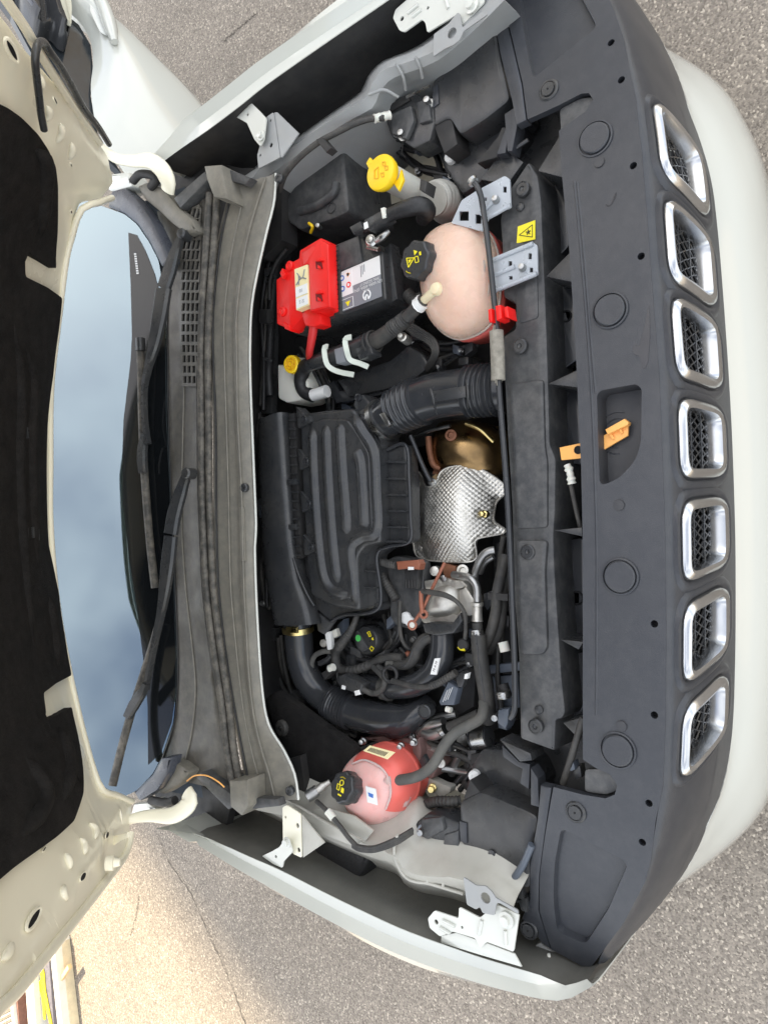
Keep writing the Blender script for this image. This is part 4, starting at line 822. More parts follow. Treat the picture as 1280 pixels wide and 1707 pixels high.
slab('step', [(702,1366),(735,1362),(740,1384),(712,1400),(700,1394)], .908, .01, 'plastic_dusty', ac2, .003, rnd=.004); slab('step', [(740,1392),(764,1384),(764,1412),(738,1410)], .905, .01, 'plastic_dusty', ac2, .003)
slab('lower_case', [(687,1398),(725,1418),(762,1424),(776,1432),(778,1442),(746,1440),(722,1430),(690,1416)], .875, .04, 'black', ac2, .003); lathe('bolt', P(703,1405,.875), (0,-.25,1), [(.010,0),(.010,.006),(.006,.007),(.0005,.012)], 'steel', ac2, 12)
tube('linkage', [(716,1416,.90),(738,1424,.90)], .003, 'steel', ac2, seg=6); tube('linkage', [(752,1432,.89),(774,1428,.89)], .0025, 'steel', ac2, seg=6); slab('white_clip', [(776,1428),(792,1434),(790,1442),(778,1438)], .89, .01, 'white_label', ac2, .001)
for k in range(3): tube('cable', [(688,1382+k*3,.93),(660,1398+k*4,.962),(625,1412+k*3,.978),(600,1411+k*3,.985),(588,1407+k*2,.985)], .0038, 'rubber', ac2, seg=8)
tube('cable', [(595,1411,.985),(580,1395,.988),(565,1375,.990),(550,1358,.992),(535,1342,.990),(528,1336,.985)], .0048, 'rubber', ac2); tube('cable_collar', [(546,1352,.993),(556,1364,.992)], .008, 'white_plastic', ac2)
# ---- prop rod
pr = thing('prop_rod', 829, 590, .92, 'thin black prop rod with ribbed foam grip lying across the radiator cover', 'rod')
tube('rod', [(789,303,.945),(795,310,.947),(800,322,.945),(804,341,.94),(811,390,.938),(818,450,.936),(824,510,.935),(828,548,.934),(831,640,.93),(838,730,.928),(844,810,.926),(849,900,.924),(853,1000,.922),(857,1100,.92),(858,1160,.92),(857,1185,.92),(851,1197,.915)], .0055, 'plastic_gloss', pr, n=90, seg=10)
lathe('rod_head', P(788,302,.945), P(788,302,.945)-P(797,314,.945), [(.005,-.006),(.010,-.003),(.010,.003),(.006,.006),(.0005,.007)], 'steel', pr, 16)
tube('foam_grip', [(827,552,.935),(829,590,.934),(830,634,.932)], .0125, 'foam', pr, n=6, seg=32, smooth=10)
for k in range(14):
    a = 2*math.pi*k/14; o_ = Vector((math.cos(a)*.0122,0,math.sin(a)*.0122)); w = [P(827,553,.935)+o_, P(829,590,.934)+o_, P(830,633,.932)+o_]; tube('grip_rib', w, .0012, 'foam', pr, world=True, n=4, seg=5)
rcl = thing('rod_clip', 836, 522, .90, 'small red plastic clip holding the prop rod', 'clip')
for p in ([(813,516),(819,514),(820,536),(815,537)],[(825,510),(834,508),(836,530),(827,534)],[(840,513),(845,510),(848,530),(841,528)]): slab('jaw', p, .952, .03, 'red', rcl, .001)
box('crossbar', (814,528), (846,522), .012, .008, 'red', rcl, .93, .001)
# ---- coolant expansion tank
ct = thing('coolant_tank', 768, 470, .76, 'pale pink coolant expansion tank with black cap beside the battery', 'tank')
tk = [(709,498),(704,460),(707,420),(717,393),(741,375),(770,369),(794,374),(813,391),(826,427),(829,470),(823,519),(802,548),(772,562),(750,561),(727,546),(714,523)]
blob('tank_body', tk, dome(.948, .88, .86, 8), 'tank', ct, z0=.885)
blob('tank_base', tk, [(1.0,.861),(1.02,.858),(1.02,.85),(.985,.848),(.97,.80),(.85,.77)], 'tank_red', ct, z0=.885)
TL = catmull(pxs(tk, .885), 56, True); TC = sum(TL, Vector())/len(TL)
tube('moulded_seam', [Vector((TC.x+(p.x-TC.x)*1.004, TC.y+(p.y-TC.y)*1.004, .874)) for p in TL+[TL[0]]], .0028, 'tank', ct, world=True, n=90, seg=8)
for k in range(3): tube('level_mark', [Vector((TC.x+(p.x-TC.x)*s_, TC.y+(p.y-TC.y)*s_, z_)) for p in TL[24+k*4:27+k*4] for s_, z_ in ((.93-.06*(k%2), .88+.068*math.sqrt(1-(.93-.06*(k%2))**2)),)], .0016, 'tank', ct, world=True, n=8, seg=6)
TA = sorted((math.atan2(p.y-TC.y, p.x-TC.x), (Vector((p.x,p.y,0))-Vector((TC.x,TC.y,0))).length) for p in TL)
def tankz(x, y):
    a = math.atan2(y-TC.y, x-TC.x); r = min(TA, key=lambda q: abs(math.atan2(math.sin(q[0]-a), math.cos(q[0]-a))))[1]
    s = min(.999, math.hypot(x-TC.x, y-TC.y)/r); return .88+.068*math.sqrt(1-s*s)
def cap(parent, base, face, r, h, m='plastic', lobes=(8,.05)):
    ax = (face-base).normalized(); o = face-ax*h
    c = lathe('cap', o, ax, [(r*.96,0),(r,.004),(r,h*.75),(r*.95,h-.002),(r*.86,h),(.0005,h)], m, parent, 64, lobes, 30)
    a, s, t = frame(ax); return c, face+ax*.0008, ax
def facebasis(ax, right):
    r_ = (right-ax*right.dot(ax)).normalized(); return r_, ax.cross(r_)
ax0 = toward(690,432,.96,-37,-12,44); face = P(690,432,.962); base = face-ax0*.07
lathe('neck', base, face-base, [(.030,-.04),(.028,.01),(.027,.03)], 'tank', ct, 28)
cp, fo, ax = cap(ct, base, face, .036, .040)
rx, ry = facebasis(ax, P(690,420,.95)-P(690,440,.95))      # reading direction: towards smaller v
def decal_poly(name, pts, fo, rx, ry, m, parent):
    bm = bmesh.new(); bm.faces.new([bm.verts.new(fo+rx*x+ry*y) for x, y in pts]); return obj(name, bm, m, parent, 0)
def decal_frame(name, pts, w, fo, rx, ry, m, parent):
    bm = bmesh.new(); N = len(pts)
    for i in range(N): add_tube(bm, [fo+rx*pts[i][0]+ry*pts[i][1], fo+rx*pts[(i+1)%N][0]+ry*pts[(i+1)%N][1]], w, 4)
    return obj(name, bm, m, parent, 0)
S = 1.0
decal_frame('warning_triangle', [(-.012,.014),(.006,.018),(.002,-.001)], .0011, fo, rx, ry, 'yellow_print', cp)
decal_poly('warning_print', [(-.005,.013),(.002,.014),(.001,.006),(-.002,.007)], fo, rx, ry, 'yellow_print', cp)
decal_poly('caution_triangle', [(.006,-.002),(.017,.0),(.012,-.010)], fo, rx, ry, 'yellow_print', cp)
decal_frame('manual_symbol', [(-.008,-.004),(.003,-.002),(.003,-.010),(-.008,-.012)], .0009, fo, rx, ry, 'yellow_print', cp)
decal_frame('level_arc', [(-.018,.020),(-.022,.015),(-.024,.009),(-.022,.015)], .0012, fo, rx, ry, 'yellow_print', cp)
decal_poly('caution_print', [(.003,-.014),(.010,-.013),(.010,-.018),(.003,-.019)], fo, rx, ry, 'yellow_print', cp)
lathe('outlet', P(728,482,.945), (0,0,1), [(.012,-.03),(.0125,.002),(.010,.008),(.0005,.010)], mat('nipple', (.84,.72,.48), .35, sss=.2), ct, 20)
tube('outlet_pipe', [(728,482,.945),(716,492,.94),(704,503,.93)], .0085, 'nipple', ct)
# mounting straps of the tank
def strap_(name, pts, holes, label):
    t = thing(name, pts[0][0], pts[0][1], .90, label, 'bracket', 'milky brackets of the coolant tank')
    plate('plate', pts, holes, .918, .004, 'clear_plastic', t, rnd=.004); return t
def sq(u, v, a, b, z=.918): return pxs([(u-a,v-b),(u+a,v-b),(u+a,v+b),(u-a,v+b)], z)
s1 = strap_('tank_bracket', [(769,334),(794,318),(841,293),(849,298),(851,346),(816,357),(801,385),(752,372)], [sq(841,316,3,5),sq(808,332,3,3),sq(773,360,8,8),sq(797,365,5,8)], 'milky plastic bracket of the coolant tank near the washer neck')
s2 = strap_('tank_bracket', [(815,434),(888,404),(895,409),(896,458),(834,484),(822,486)], [sq(883,427,3,5),sq(850,440,3,5),sq(885,450,3,4),sq(851,463,3,3)], 'milky plastic bracket of the coolant tank near the yellow fan sticker')
for t, L in ((s1, [((800,358),(822,335)),((815,362),(851,342)),((801,385),(816,357))]), (s2, [((824,458),(858,444)),((826,484),(894,456)),((815,436),(888,406))])):
    for p, q in L: tube('flange', [(*p,.920),(*q,.920)], .0042, 'clear_plastic', t, seg=8)
for t, u, v in ((s1,827,334),(s2,871,447)): lathe('stud', P(u,v,.919), (0,-.2,1), [(.007,-.002),(.007,.004),(.005,.012),(.0005,.013)], 'steel', t, 14)
# tank hose to the coolant junction
hs = thing('coolant_hose', 660, 560, .84, 'black corrugated coolant hose with white spring clips running off the tank', 'hose')
tube('hose_end', [(706,500,.932),(692,515,.925),(678,530,.92)], .0125, 'rubber', hs); tube('clamp', [(704,503,.932),(697,510,.929)], .0145, 'white_label', hs, n=8, ribs=((0,1,3,.0015),))
tube('corrugated_hose', [(680,528,.915),(665,540,.91),(650,552,.905),(636,562,.90),(622,570,.895)], [.0135,.0135,.0165,.0175,.0175], 'rubber', hs, n=60, seg=16, ribs=((0,.45,8,.003),))
tube('junction', [(624,568,.895),(606,576,.892),(588,584,.89),(560,594,.89),(532,602,.89),(514,610,.885)], [.021,.022,.022,.021,.020,.017,.013], 'plastic', hs, n=40, seg=16)
slab('junction_block', [(556,582),(572,577),(575,603),(560,606)], .918, .03, 'grey_label', hs, .003); slab('junction_block', [(588,570),(612,560),(622,590),(598,600)], .912, .03, 'plastic', hs, .004, rnd=.005)
def cring(name, c, ax, r, m, parent, rr=.003):
    a, s, t = frame(ax); tube(name, [c+(s*math.cos(q)+t*math.sin(q))*r for q in [2*math.pi*i/20 for i in range(21)]], rr, m, parent, world=True, n=40, seg=6)
cring('hose_clamp', P(624,569,.895), P(636,562,.90)-P(610,576,.893), .0215, 'rubber', hs); cring('hose_clamp', P(617,573,.895), P(636,562,.90)-P(610,576,.893), .0225, 'black', hs)
for pts in ([(547,578,.925),(541,580,.925),(543,600,.92),(549,612,.91),(565,620,.90),(590,625,.89)],[(586,562,.93),(576,566,.93),(578,584,.925),(584,600,.91),(600,606,.90),(614,612,.89)]):
    w = resample(catmull(pxs(pts,.9),40),24); bm = bmesh.new(); G = []
    for i, p in enumerate(w):
        t = (w[min(23,i+1)]-w[max(0,i-1)]).normalized(); n = Vector((0,-.5,.86)); s = t.cross(n).normalized(); G.append([p+s*a+n*b for a, b in ((-.0055,-.002),(-.0055,.003),(.0055,.003),(.0055,-.002))])
    V = add_grid(bm, G, True); bm.faces.new(V[0]); bm.faces.new(V[-1]); obj('white_clip', bm, mat('clip_white', (.62,.66,.58), .4, var=.05) if 'clip_white' not in M else 'clip_white', hs)
tube('taped_hose', [(518,606,.885),(507,614,.875),(502,634,.865),(507,652,.86),(524,661,.855)], [.0165,.017,.017,.016,.015], 'tape', hs, n=30, seg=14); tube('end_label', [(522,659,.86),(545,652,.86)], .0145, 'white_label', hs)
# ---- washer filler
wf = thing('washer_filler', 700, 330, .75, 'white washer filler neck with yellow snap cap', 'filler neck')
a = P(637,289,.965); b = a-toward(637,289,.965,-100,-55,46)*.15; ax = (a-b).normalized()
lathe('neck', b, ax, [(.026,0),(.0255,(a-b).length*.55),(.026,(a-b).length*.96),(.0005,(a-b).length*.97)], 'white_plastic', wf, 28)
yc = lathe('cap', a, ax, [(.031,-.012),(.032,-.010),(.032,-.002),(.0345,-.001),(.0345,.004),(.033,.007),(.029,.0085),(.0005,.0090)], 'yellow', wf, 36)
rx, ry = facebasis(ax, P(640,270,.96)-P(640,300,.96)); f0 = a+ax*.0092
decal_frame('washer_symbol', [(-.010,.012),(.006,.012),(.010,.002),(-.012,.002)], .0012, f0, rx, ry, mat('yellow_deep', (.72,.36,.008), .45), yc)
for s_ in ((-.012,-.006),(.008,-.010),(-.002,-.016)): decal_frame('washer_symbol', [(s_[0],s_[1]),(s_[0]+.008,s_[1]+.002),(s_[0]+.006,s_[1]-.006),(s_[0]-.001,s_[1]-.006)], .001, f0, rx, ry, 'yellow_deep', yc)
slab('cap_lip', [(610,272),(616,262),(622,268),(615,282)], .968, .006, 'yellow', wf, .001); slab('cap_tab', [(656,306),(664,296),(668,282),(672,300),(664,318)], .957, .006, 'yellow', wf, .001)
for k, q in enumerate(()):
    bm = bmesh.new(); o_ = b.lerp(a, q)+Vector((-.002,-.0225,.012)); add_slab(bm, [o_+ax*.0045+Vector((.012,-.001,.002)),o_+ax*.0045-Vector((.012,0,.004)),o_-ax*.0045-Vector((.012,0,.004)),o_-ax*.0045+Vector((.012,-.001,.002))], .004, 0); obj('neck_clip', bm, 'black', wf)
tube('bellows', [(722,332,.885),(734,330,.86),(742,338,.82),(746,350,.76)], [.031,.034,.035,.032], mat('bellows', (.42,.41,.37), .5), wf, n=90, seg=24, ribs=((.05,.7,12,.0028),))
# ---- relay box
rb_ = thing('relay_box', 530, 310, .70, 'black ribbed relay box behind the washer cap', 'box')
slab('box_body', [(472,338),(490,310),(540,262),(572,244),(582,352),(562,362),(500,384),(478,368)], .90, .16, 'plastic_dusty', rb_, .008, rnd=.012)
for i in range(9): tube('face_rib', [(574+i*7,250+i*9,.885-i*.012),(580+i*6.5,352-i*1.5,.885-i*.012)], .0022, 'plastic', rb_, seg=6)
tube('moulding', [(500,352,.905),(530,342,.905),(556,322,.905),(560,306,.903)], .010, 'plastic_dusty', rb_)
cring('crossed_symbol', P(552,347,.902), Vector((0,0,1)), .011, 'plastic', rb_, .001)
tube('lower_neck', [(492,375,.86),(486,392,.85),(482,412,.83),(478,440,.80)], [.026,.024,.022,.02], 'tape', rb_)
tube('yellow_tag', [(515,372,.91),(521,378,.91),(518,388,.90)], .0035, 'yellow', rb_, seg=6, n=10); lathe('tag_stud', P(531,377,.905), (0,-.3,1), [(.005,-.01),(.005,.006),(.0005,.007)], 'alu_pipe', rb_, 10)
# ---- battery
bt = thing('battery', 580, 470, .72, 'black battery with white and grey printed label', 'battery')
bp_ = [(478,440),(598,391),(638,419),(644,500),(487,556)]
slab('case', bp_, .925, .19, 'plastic', bt, .005, rnd=.006)
slab('cover_step', [(560,410),(597,393),(603,436),(563,452)], .931, .008, 'plastic_dusty', bt, .002); slab('rim', [(640,412),(650,405),(662,498),(646,508)], .905, .03, 'plastic', bt, .003)
slab('strap', [(553,411),(563,407),(568,523),(556,527)], .934, .012, 'rubber', bt, .003)
for k in range(14): tube('strap_rib', [(553+k*.2,414+k*8,.9345),(564+k*.3,409+k*8,.9345)], .0012, 'black', bt, seg=5)
lab = [P(*p,.9255) for p in [(564,456),(633,426),(637,494),(568,521)]]
def lq(a, b): return on4(lab, a, b)
def lpoly(name, pts, m, lift=.0012): return patch(name, [lq(*p) for p in pts], m, LB, lift)
LB = bt
LB = lpoly('printed_label', [(0,0),(1,0),(1,.46),(0,.46)], 'white_label'); lpoly('label_grey', [(0,.462),(1,.462),(1,1),(0,1)], 'grey_label')
lpoly('label_pictograms', [(.01,.03),(.34,.03),(.34,.64),(.01,.64)], 'white_label', .0018)
for a_, b_, m in ((.10,.17,'blue_print'),(.25,.14,'orange'),(.10,.44,'blue_print'),(.25,.40,'red')):
    c = lq(a_, b_); lathe('pictogram', c+Vector((0,0,.002)), (0,0,1), [(.0062,0),(.0062,.0004),(.0005,.0004)], m, LB, 3 if m == 'orange' else 16)
    lathe('pictogram', c+Vector((0,0,.0024)), (0,0,1), [(.0035,0),(.0035,.0004),(.0005,.0004)], 'white_label' if m != 'orange' else 'black', LB, 8)
for k in range(3): lpoly('fine_print', [(.55+k*.04,.06),(.565+k*.04,.06),(.565+k*.04,.34-.05*k),(.55+k*.04,.34-.05*k)], 'grey_label', .0018)
rtx = lq(0,.5)-lq(1,.5); upx = lq(.5,1)-lq(.5,0)
text('label_text', '12V 60Ah 600A (EN)', lq(.70,.62)+Vector((0,0,.0014)), rtx, upx, .0088, 'white_label', LB); text('label_text', 'P/N: 52206217', lq(.74,.53)+Vector((0,0,.0014)), rtx, upx, .0082, 'white_label', LB)
text('label_text', 'MOPAR', lq(.66,.70)+Vector((0,0,.0014)), rtx, upx, .0050, 'white_label', LB)
lc = lq(.66,.83)+Vector((0,0,.0016)); ux, uy = rtx.normalized(), upx.normalized()
for s_ in (-1, 1): tube('logo', [lc+ux*.0095*math.cos(q)*s_+uy*.0095*math.sin(q) for q in [R(d) for d in (-75,-40,0,40,70)]]+[lc+ux*.0035*s_+uy*.004, lc-uy*.001], .0016, 'white_label', LB, world=True, n=24, seg=5)
decal_frame('label_frame', [(0,0),(1,0),(1,1),(0,1)], .0006, lq(.02,.72)+Vector((0,0,.0016)), (lq(.33,.72)-lq(.02,.72)), (lq(.02,.97)-lq(.02,.72)), 'white_label', LB)
lpoly('caution_triangle', [(.14,.80),(.26,.80),(.20,.92)], 'yellow_print', .002)
for k in range(4): lpoly('fine_print', [(.005,.74+k*.06),(.05,.74+k*.06),(.05,.76+k*.06),(.005,.76+k*.06)], 'white_label', .0018)
tm = lathe('terminal_clamp', P(621,402,.935), (0,-.2,1), [(.013,-.01),(.0135,.006),(.010,.010),(.008,.010),(.0075,.014),(.0005,.015)], 'steel', bt, 20); tube('clamp_bolt', [(613,412,.935),(632,416,.935)], .005, 'steel', bt); tube('clamp_arm', [(628,402,.94),(640,393,.945),(648,386,.94)], [.006,.008,.006], 'steel', bt)
# harness block over the battery
hn_ = thing('battery_sensor_harness', 620, 375, .90, 'taped black cable and plug lying over the battery terminal', 'harness')
tube('taped_cable', [(600,385,.93),(625,372,.945),(650,358,.95),(676,348,.95),(700,343,.94),(712,352,.92),(704,366,.90)], [.010,.014,.014,.0135,.017,.018,.014], 'tape', hn_, n=40, seg=14); slab('plug', [(582,378),(600,368),(606,380),(588,390)], .955, .03, 'plastic', hn_, .003); slab('plug', [(606,366),(638,349),(646,362),(612,384)], .965, .03, 'plastic', hn_, .003, rnd=.003); slab('plug_label', [(606,372),(612,369),(614,379),(607,382)], .966, .002, 'white_label', hn_, 0); slab('plug_rim', [(634,347),(640,345),(642,362),(637,364)], .968, .01, 'white_plastic', hn_, .001)
slab('clip', [(700,298),(712,302),(708,322),(698,316)], .95, .03, 'black', hn_, .003)
# ---- red terminal cover
rd = thing('terminal_cover', 505, 480, .92, 'bright red plastic terminal cover on top of the battery', 'cover')
slab('cover_body', [(499,417),(534,396),(549,404),(553,516),(534,523),(512,518),(484,550),(461,540),(460,466),(468,460),(480,440),(498,430)], .955, .035, 'red', rd, .004, rnd=.003)
slab('raised_block', [(501,420),(534,399),(547,406),(550,512),(516,520),(514,440),(505,444)], .972, .02, 'red', rd, .004, rnd=.003)
slab('cable_spout', [(500,518),(518,512),(534,523),(536,540),(524,545),(508,542)], .955, .03, 'red', rd, .004)
for u, v in ((484,444),(472,520)): lathe('boss', P(u,v,.954), (0,0,1), [(.0115,-.004),(.011,.004),(.007,.006),(.006,.004),(.0005,.004)], 'red', rd, 20)
slab('edge_tab', [(466,455),(470,447),(475,456),(470,464)], .965, .02, 'red', rd, .002); slab('edge_tab', [(470,536),(482,542),(484,552),(474,548)], .958, .03, 'red', rd, .003)
for v in (446,500):
    slab('window_slot', [(526,v-12),(536,v-9),(538,v+2),(527,v+2)], .9728, .002, mat('red_dark', (.16,.004,.004), .6) if 'red_dark' not in M else 'red_dark', rd, 0); slab('latch_tongue', [(529,v-5),(533,v-2),(534,v+2),(529,v+1)], .976, .003, 'red', rd, .0005); slab('slot_hood', [(523,v-12),(531,v-17),(538,v-12),(527,v-10)], .977, .006, 'red', rd, .001)
lb = [P(*p,.9725) for p in [(490,450),(512,442),(516,508),(494,517)]]
lb = [P(*p,.9735) for p in [(491,449),(512,441),(515,508),(494,517)]]
bm = bmesh.new(); add_slab(bm, lb, .018, 0); obj('instruction_label', bm, mat('label_cream', (.85,.74,.42), .45, var=.05), rd, 0)
for q in ([(.04,.46),(.96,.46),(.96,.70),(.04,.70)],[(.04,.74),(.96,.74),(.96,.97),(.04,.97)]): patch('label_field', [on4(lb,*p) for p in q], 'white_label', rd, .0012)
for q in (([(.1,.40),(.5,.28),(.9,.34)]),([(.2,.12),(.6,.3),(.8,.1)]),([(.3,.42),(.35,.2)])): tube('label_drawing', [on4(lb,*p)+Vector((0,0,.0008)) for p in q], .0013, 'grey_label', rd, world=True, n=8, seg=5)
text('label_text', '10', on4(lb,.5,.58)+Vector((0,0,.0014)), lb[0]-lb[1], lb[3]-lb[0], .011, 'grey_label', rd); text('label_text', 'S! S', on4(lb,.5,.85)+Vector((0,0,.0014)), lb[0]-lb[1], lb[3]-lb[0], .010, 'grey_label', rd)
tube('red_cable', [(523,540,.94),(522,552,.935),(519,570,.925),(516,588,.91),(516,600,.88)], [.0095,.0095,.0085,.008,.008], 'red_cable', rd)
# ---- brake fluid reservoir
br = thing('brake_reservoir', 490, 630, .78, 'white brake fluid reservoir with ribbed yellow cap', 'reservoir')
slab('reservoir_body', [(462,606),(478,612),(505,612),(514,634),(514,654),(500,668),(478,672),(463,664)], .865, .08, 'white_plastic', br, .006, rnd=.008)
cf = P(484,607,.895); cb_ = cf-toward(484,607,.89,-18,-3,38)*.04; lathe('neck', cb_, cf-cb_, [(.02,-.01),(.018,.01),(.018,.02)], 'white_plastic', br, 20)
ax = (cf-cb_).normalized(); lathe('cap', cf-ax*.016, ax, [(.0205,0),(.021,.003),(.0205,.014),(.018,.016),(.0155,.016),(.015,.0145),(.0005,.0145)], 'yellow', br, 60, (20,.025), 30)
for rr in (.0125,.006): cring('cap_print', cf, ax, rr, 'yellow_deep', br, .0012)
for k in range(5): a, s, t = frame(ax); q = k*1.25; tube('cap_print', [cf+(s*math.cos(q)+t*math.sin(q))*.007, cf+(s*math.cos(q)+t*math.sin(q))*.012], .001, 'yellow_deep', br, world=True, seg=4)
# ---- air filter housing
af = thing('air_filter_housing', 570, 850, .74, 'large black air filter housing with ridged lid', 'air filter')
slab('lower_case', [(498,692),(540,684),(590,680),(640,752),(676,740),(683,800),(684,903),(646,913),(628,926),(632,1012),(572,1026),(551,1036),(524,1014),(505,960)], .865, .035, 'plastic', af, .006, rnd=.008)
slab('lid', [(499,690),(540,685),(588,680),(603,706),(631,749),(634,905),(607,911),(594,928),(599,1018),(552,1011),(517,992),(511,940),(503,800)], .898, .045, 'plastic', af, .008, 3, rnd=.01)
slab('lid_plateau', [(516,704),(540,697),(578,698),(592,716),(616,756),(622,884),(600,893),(580,912),(586,1000),(556,996),(530,978),(523,900)], .903, .012, 'plastic', af, .005, 3, rnd=.012)
def ribbon(name, pts, w, h, m, parent, z, n=40):
    c = resample(catmull([P(*p, z) for p in pts], 80), n); G = []; e = h*1.1
    for i, p in enumerate(c):
        t = (c[min(n-1,i+1)]-c[max(0,i-1)]).normalized(); sd = Vector((-t.y,t.x,0)).normalized(); k = min(1, i/2, (n-1-i)/2)
        G.append([p+sd*a*(.6+.4*k)+Vector((0,0,b*k)) for a, b in ((-w-e,-.001),(-w-e*.35,h*.35),(-w,h*.9),(-w+e*.5,h),(w-e*.5,h),(w,h*.9),(w+e*.35,h*.35),(w+e,-.001))])
    bm = bmesh.new(); V = add_grid(bm, G); bm.faces.new(V[0]); bm.faces.new(V[-1]); return obj(name, bm, m, parent, 50)
for pts, w in (([(521,712),(524,800),(531,900),(540,962),(556,986),(580,990)],.0048),([(543,708),(547,800),(554,900),(562,972)],.0060),([(566,706),(571,790),(577,868),(574,890)],.0060),([(592,750),(600,770),(604,820),(607,880)],.0060),([(588,694),(604,722),(622,754),(626,820),(627,884),(604,893),(584,912),(588,960),(592,1008)],.0030)):
    ribbon('lid_ridge', pts, w, .0095, 'plastic', af, .9025)
for v in (769,797,824,851,878,902): slab('case_rib', [(634,v-1),(672,v-1),(676,v+1),(676,v+3),(634,v+2)], .877, .03, 'plastic', af, .0008)
for v in (949,976): slab('case_rib', [(596,v),(624,v+3),(624,v+5),(596,v+2)], .877, .03, 'plastic', af, .0008)
tube('case_flange', [(640,752,.868),(676,742,.868),(682,800,.868),(684,860,.868),(683,902,.868),(646,912,.868),(628,928,.868),(632,1012,.868),(572,1026,.868),(552,1036,.868)], .0042, 'plastic_gloss', af, n=90, seg=8)
for v, u in ((699,508),(769,511),(840,515),(912,519)):
    slab('lug', [(u-15,v-22),(u-2,v-8),(u+8,v-6),(u+10,v+4),(u+2,v+9),(u-12,v+15)], .906, .03, 'plastic', af, .003, rnd=.004)
    lathe('screw', P(u,v,.907), (0,0,1), [(.0085,-.004),(.0085,.003),(.0065,.004),(.006,.001),(.003,.001),(.003,.003),(.0005,.003)], 'plastic_gloss', af, 18)
slab('clip_rail', [(481,690),(490,688),(496,800),(503,930),(494,932),(486,800)], .893, .02, 'black', af, .002)
for k in range(16): v = 700+k*15; tube('rail_tooth', [(482+k*.55,v,.894),(493+k*.6,v,.896)], .0022, 'plastic', af, seg=6)
for v in (803,878): slab('rail_clip', [(478,v-4),(492,v-5),(493,v+5),(479,v+5)], .902, .014, 'plastic', af, .002)
slab('lug', [(588,675),(594,660),(604,657),(614,668),(616,682),(596,690)], .885, .05, 'plastic', af, .004, rnd=.004); lathe('screw', P(598,663,.887), (0,0,1), [(.0085,-.002),(.0085,.004),(.005,.005),(.0045,.002),(.0005,.002)], 'plastic_gloss', af, 16)
slab('outlet_neck', [(587,690),(606,676),(622,690),(636,742),(632,750),(608,716)], .89, .07, 'plastic', af, .012, rnd=.01)
lathe('lug', P(631,1010,.86), (0,0,1), [(.010,-.03),(.010,.004),(.006,.006),(.005,.002),(.0005,.002)], 'plastic', af, 16)
slab('bracket_flap', [(524,1016),(550,1038),(556,1036),(540,1058),(530,1052)], .86, .01, 'plastic_dusty', af, .002)
G = []; dsec = [((441,704),(480,688)),((441,760),(485,760)),((443,830),(490,830)),((446,900),(496,905)),((452,965),(506,965)),((459,1005),(520,1005)),((465,1040),(528,1040))]
for (p, q) in dsec:
    a, b = P(*p,.875), P(*q,.882); m_ = (a+b)/2; hv = (b-a)/2; wd_ = hv.length
    G.append([m_+hv*math.copysign(abs(math.cos(t))**.6, math.cos(t))+Vector((0,0,1))*.030*math.copysign(abs(math.sin(t))**.6, math.sin(t)) for t in [2*math.pi*k/24 for k in range(24)]])
G = [[a.lerp(b, f) for a, b in zip(G[i], G[i+1])] for i in range(len(G)-1) for f in (0,.25,.5,.75)]+[G[-1]]
bm = bmesh.new(); V = add_grid(bm, G, True); bm.faces.new(V[0]); bm.faces.new(V[-1]); obj('outlet_duct', bm, 'plastic', af, 60)
tube('duct_seam', [(489,930,.90),(498,958,.90),(512,990,.895),(524,1010,.89)], .003, 'plastic', af, seg=8)
# ---- intake pipe from the filter to the engine
ip = thing('intake_pipe', 560, 1150, .76, 'fat shiny black intake pipe curving from the filter past the oil cap', 'pipe')
tube('pipe', [(496,1036,.86),(498,1062,.855),(502,1100,.85),(514,1132,.845),(535,1158,.84),(562,1175,.838),(600,1190,.835),(640,1198,.835),(676,1198,.83),(702,1184,.82),(716,1168,.80)], [.0335,.0335,.0335,.034,.034,.0345,.037,.037,.036,.034,.028,.02], 'plastic_gloss', ip, n=300, seg=28, ribs=((.44,.57,8,.0065),))
clamp('clamp', P(497,1048,.857), P(498,1062,.855)-P(496,1036,.86), .0355, .013, 'brass', ip); slab('clamp_screw', [(476,1044),(494,1046),(494,1056),(476,1054)], .894, .008, 'brass', ip, .002)
blob('pipe_knee', [(655,1190),(690,1172),(712,1180),(708,1205),(694,1222),(668,1232),(648,1228),(640,1210)], dome(.862,.82,.80,5), 'plastic_gloss', ip)
lathe('test_cap', P(708,1186,.865), (0,-.15,1), [(.0145,-.02),(.0145,.003),(.012,.005),(.0115,.003),(.0005,.003)], 'plastic', ip, 24)
# ---- charge pipe
cpz = thing('charge_pipe', 720, 1120, .76, 'black charge air elbow with small white sticker below the alloy housing', 'pipe')
tube('pipe', [(735,1040,.83),(737,1070,.835),(734,1098,.84),(722,1122,.84),(700,1138,.84),(675,1146,.84),(650,1147,.835),(628,1142,.825),(605,1136,.81)], [.024,.0245,.026,.026,.024,.022,.021,.021,.02], 'plastic_gloss', cpz, n=60, seg=22)
slab('collar', [(703,1040),(718,1038),(752,1040),(766,1022),(770,1036),(756,1056),(728,1060),(708,1056)], .865, .03, 'plastic', cpz, .004)
slab('sticker', [(724,1098),(733,1097),(727,1125),(717,1124)], .867, .004, 'white_label', cpz, 0); text('sticker_text', 'M A M', P(725,1111,.868), P(722,1122,.868)-P(730,1098,.868), P(716,1110,.868)-P(734,1112,.868), .008, 'black', cpz)
cring('clamp', P(648,1147,.835), P(660,1147,.835)-P(636,1146,.83), .024, 'rubber', cpz, .004); lathe('band', P(644,1147,.835), P(660,1147,.835)-P(636,1146,.83), [(.022,-.008),(.0255,-.008),(.0255,.008),(.022,.008)], 'rubber', cpz, 24)
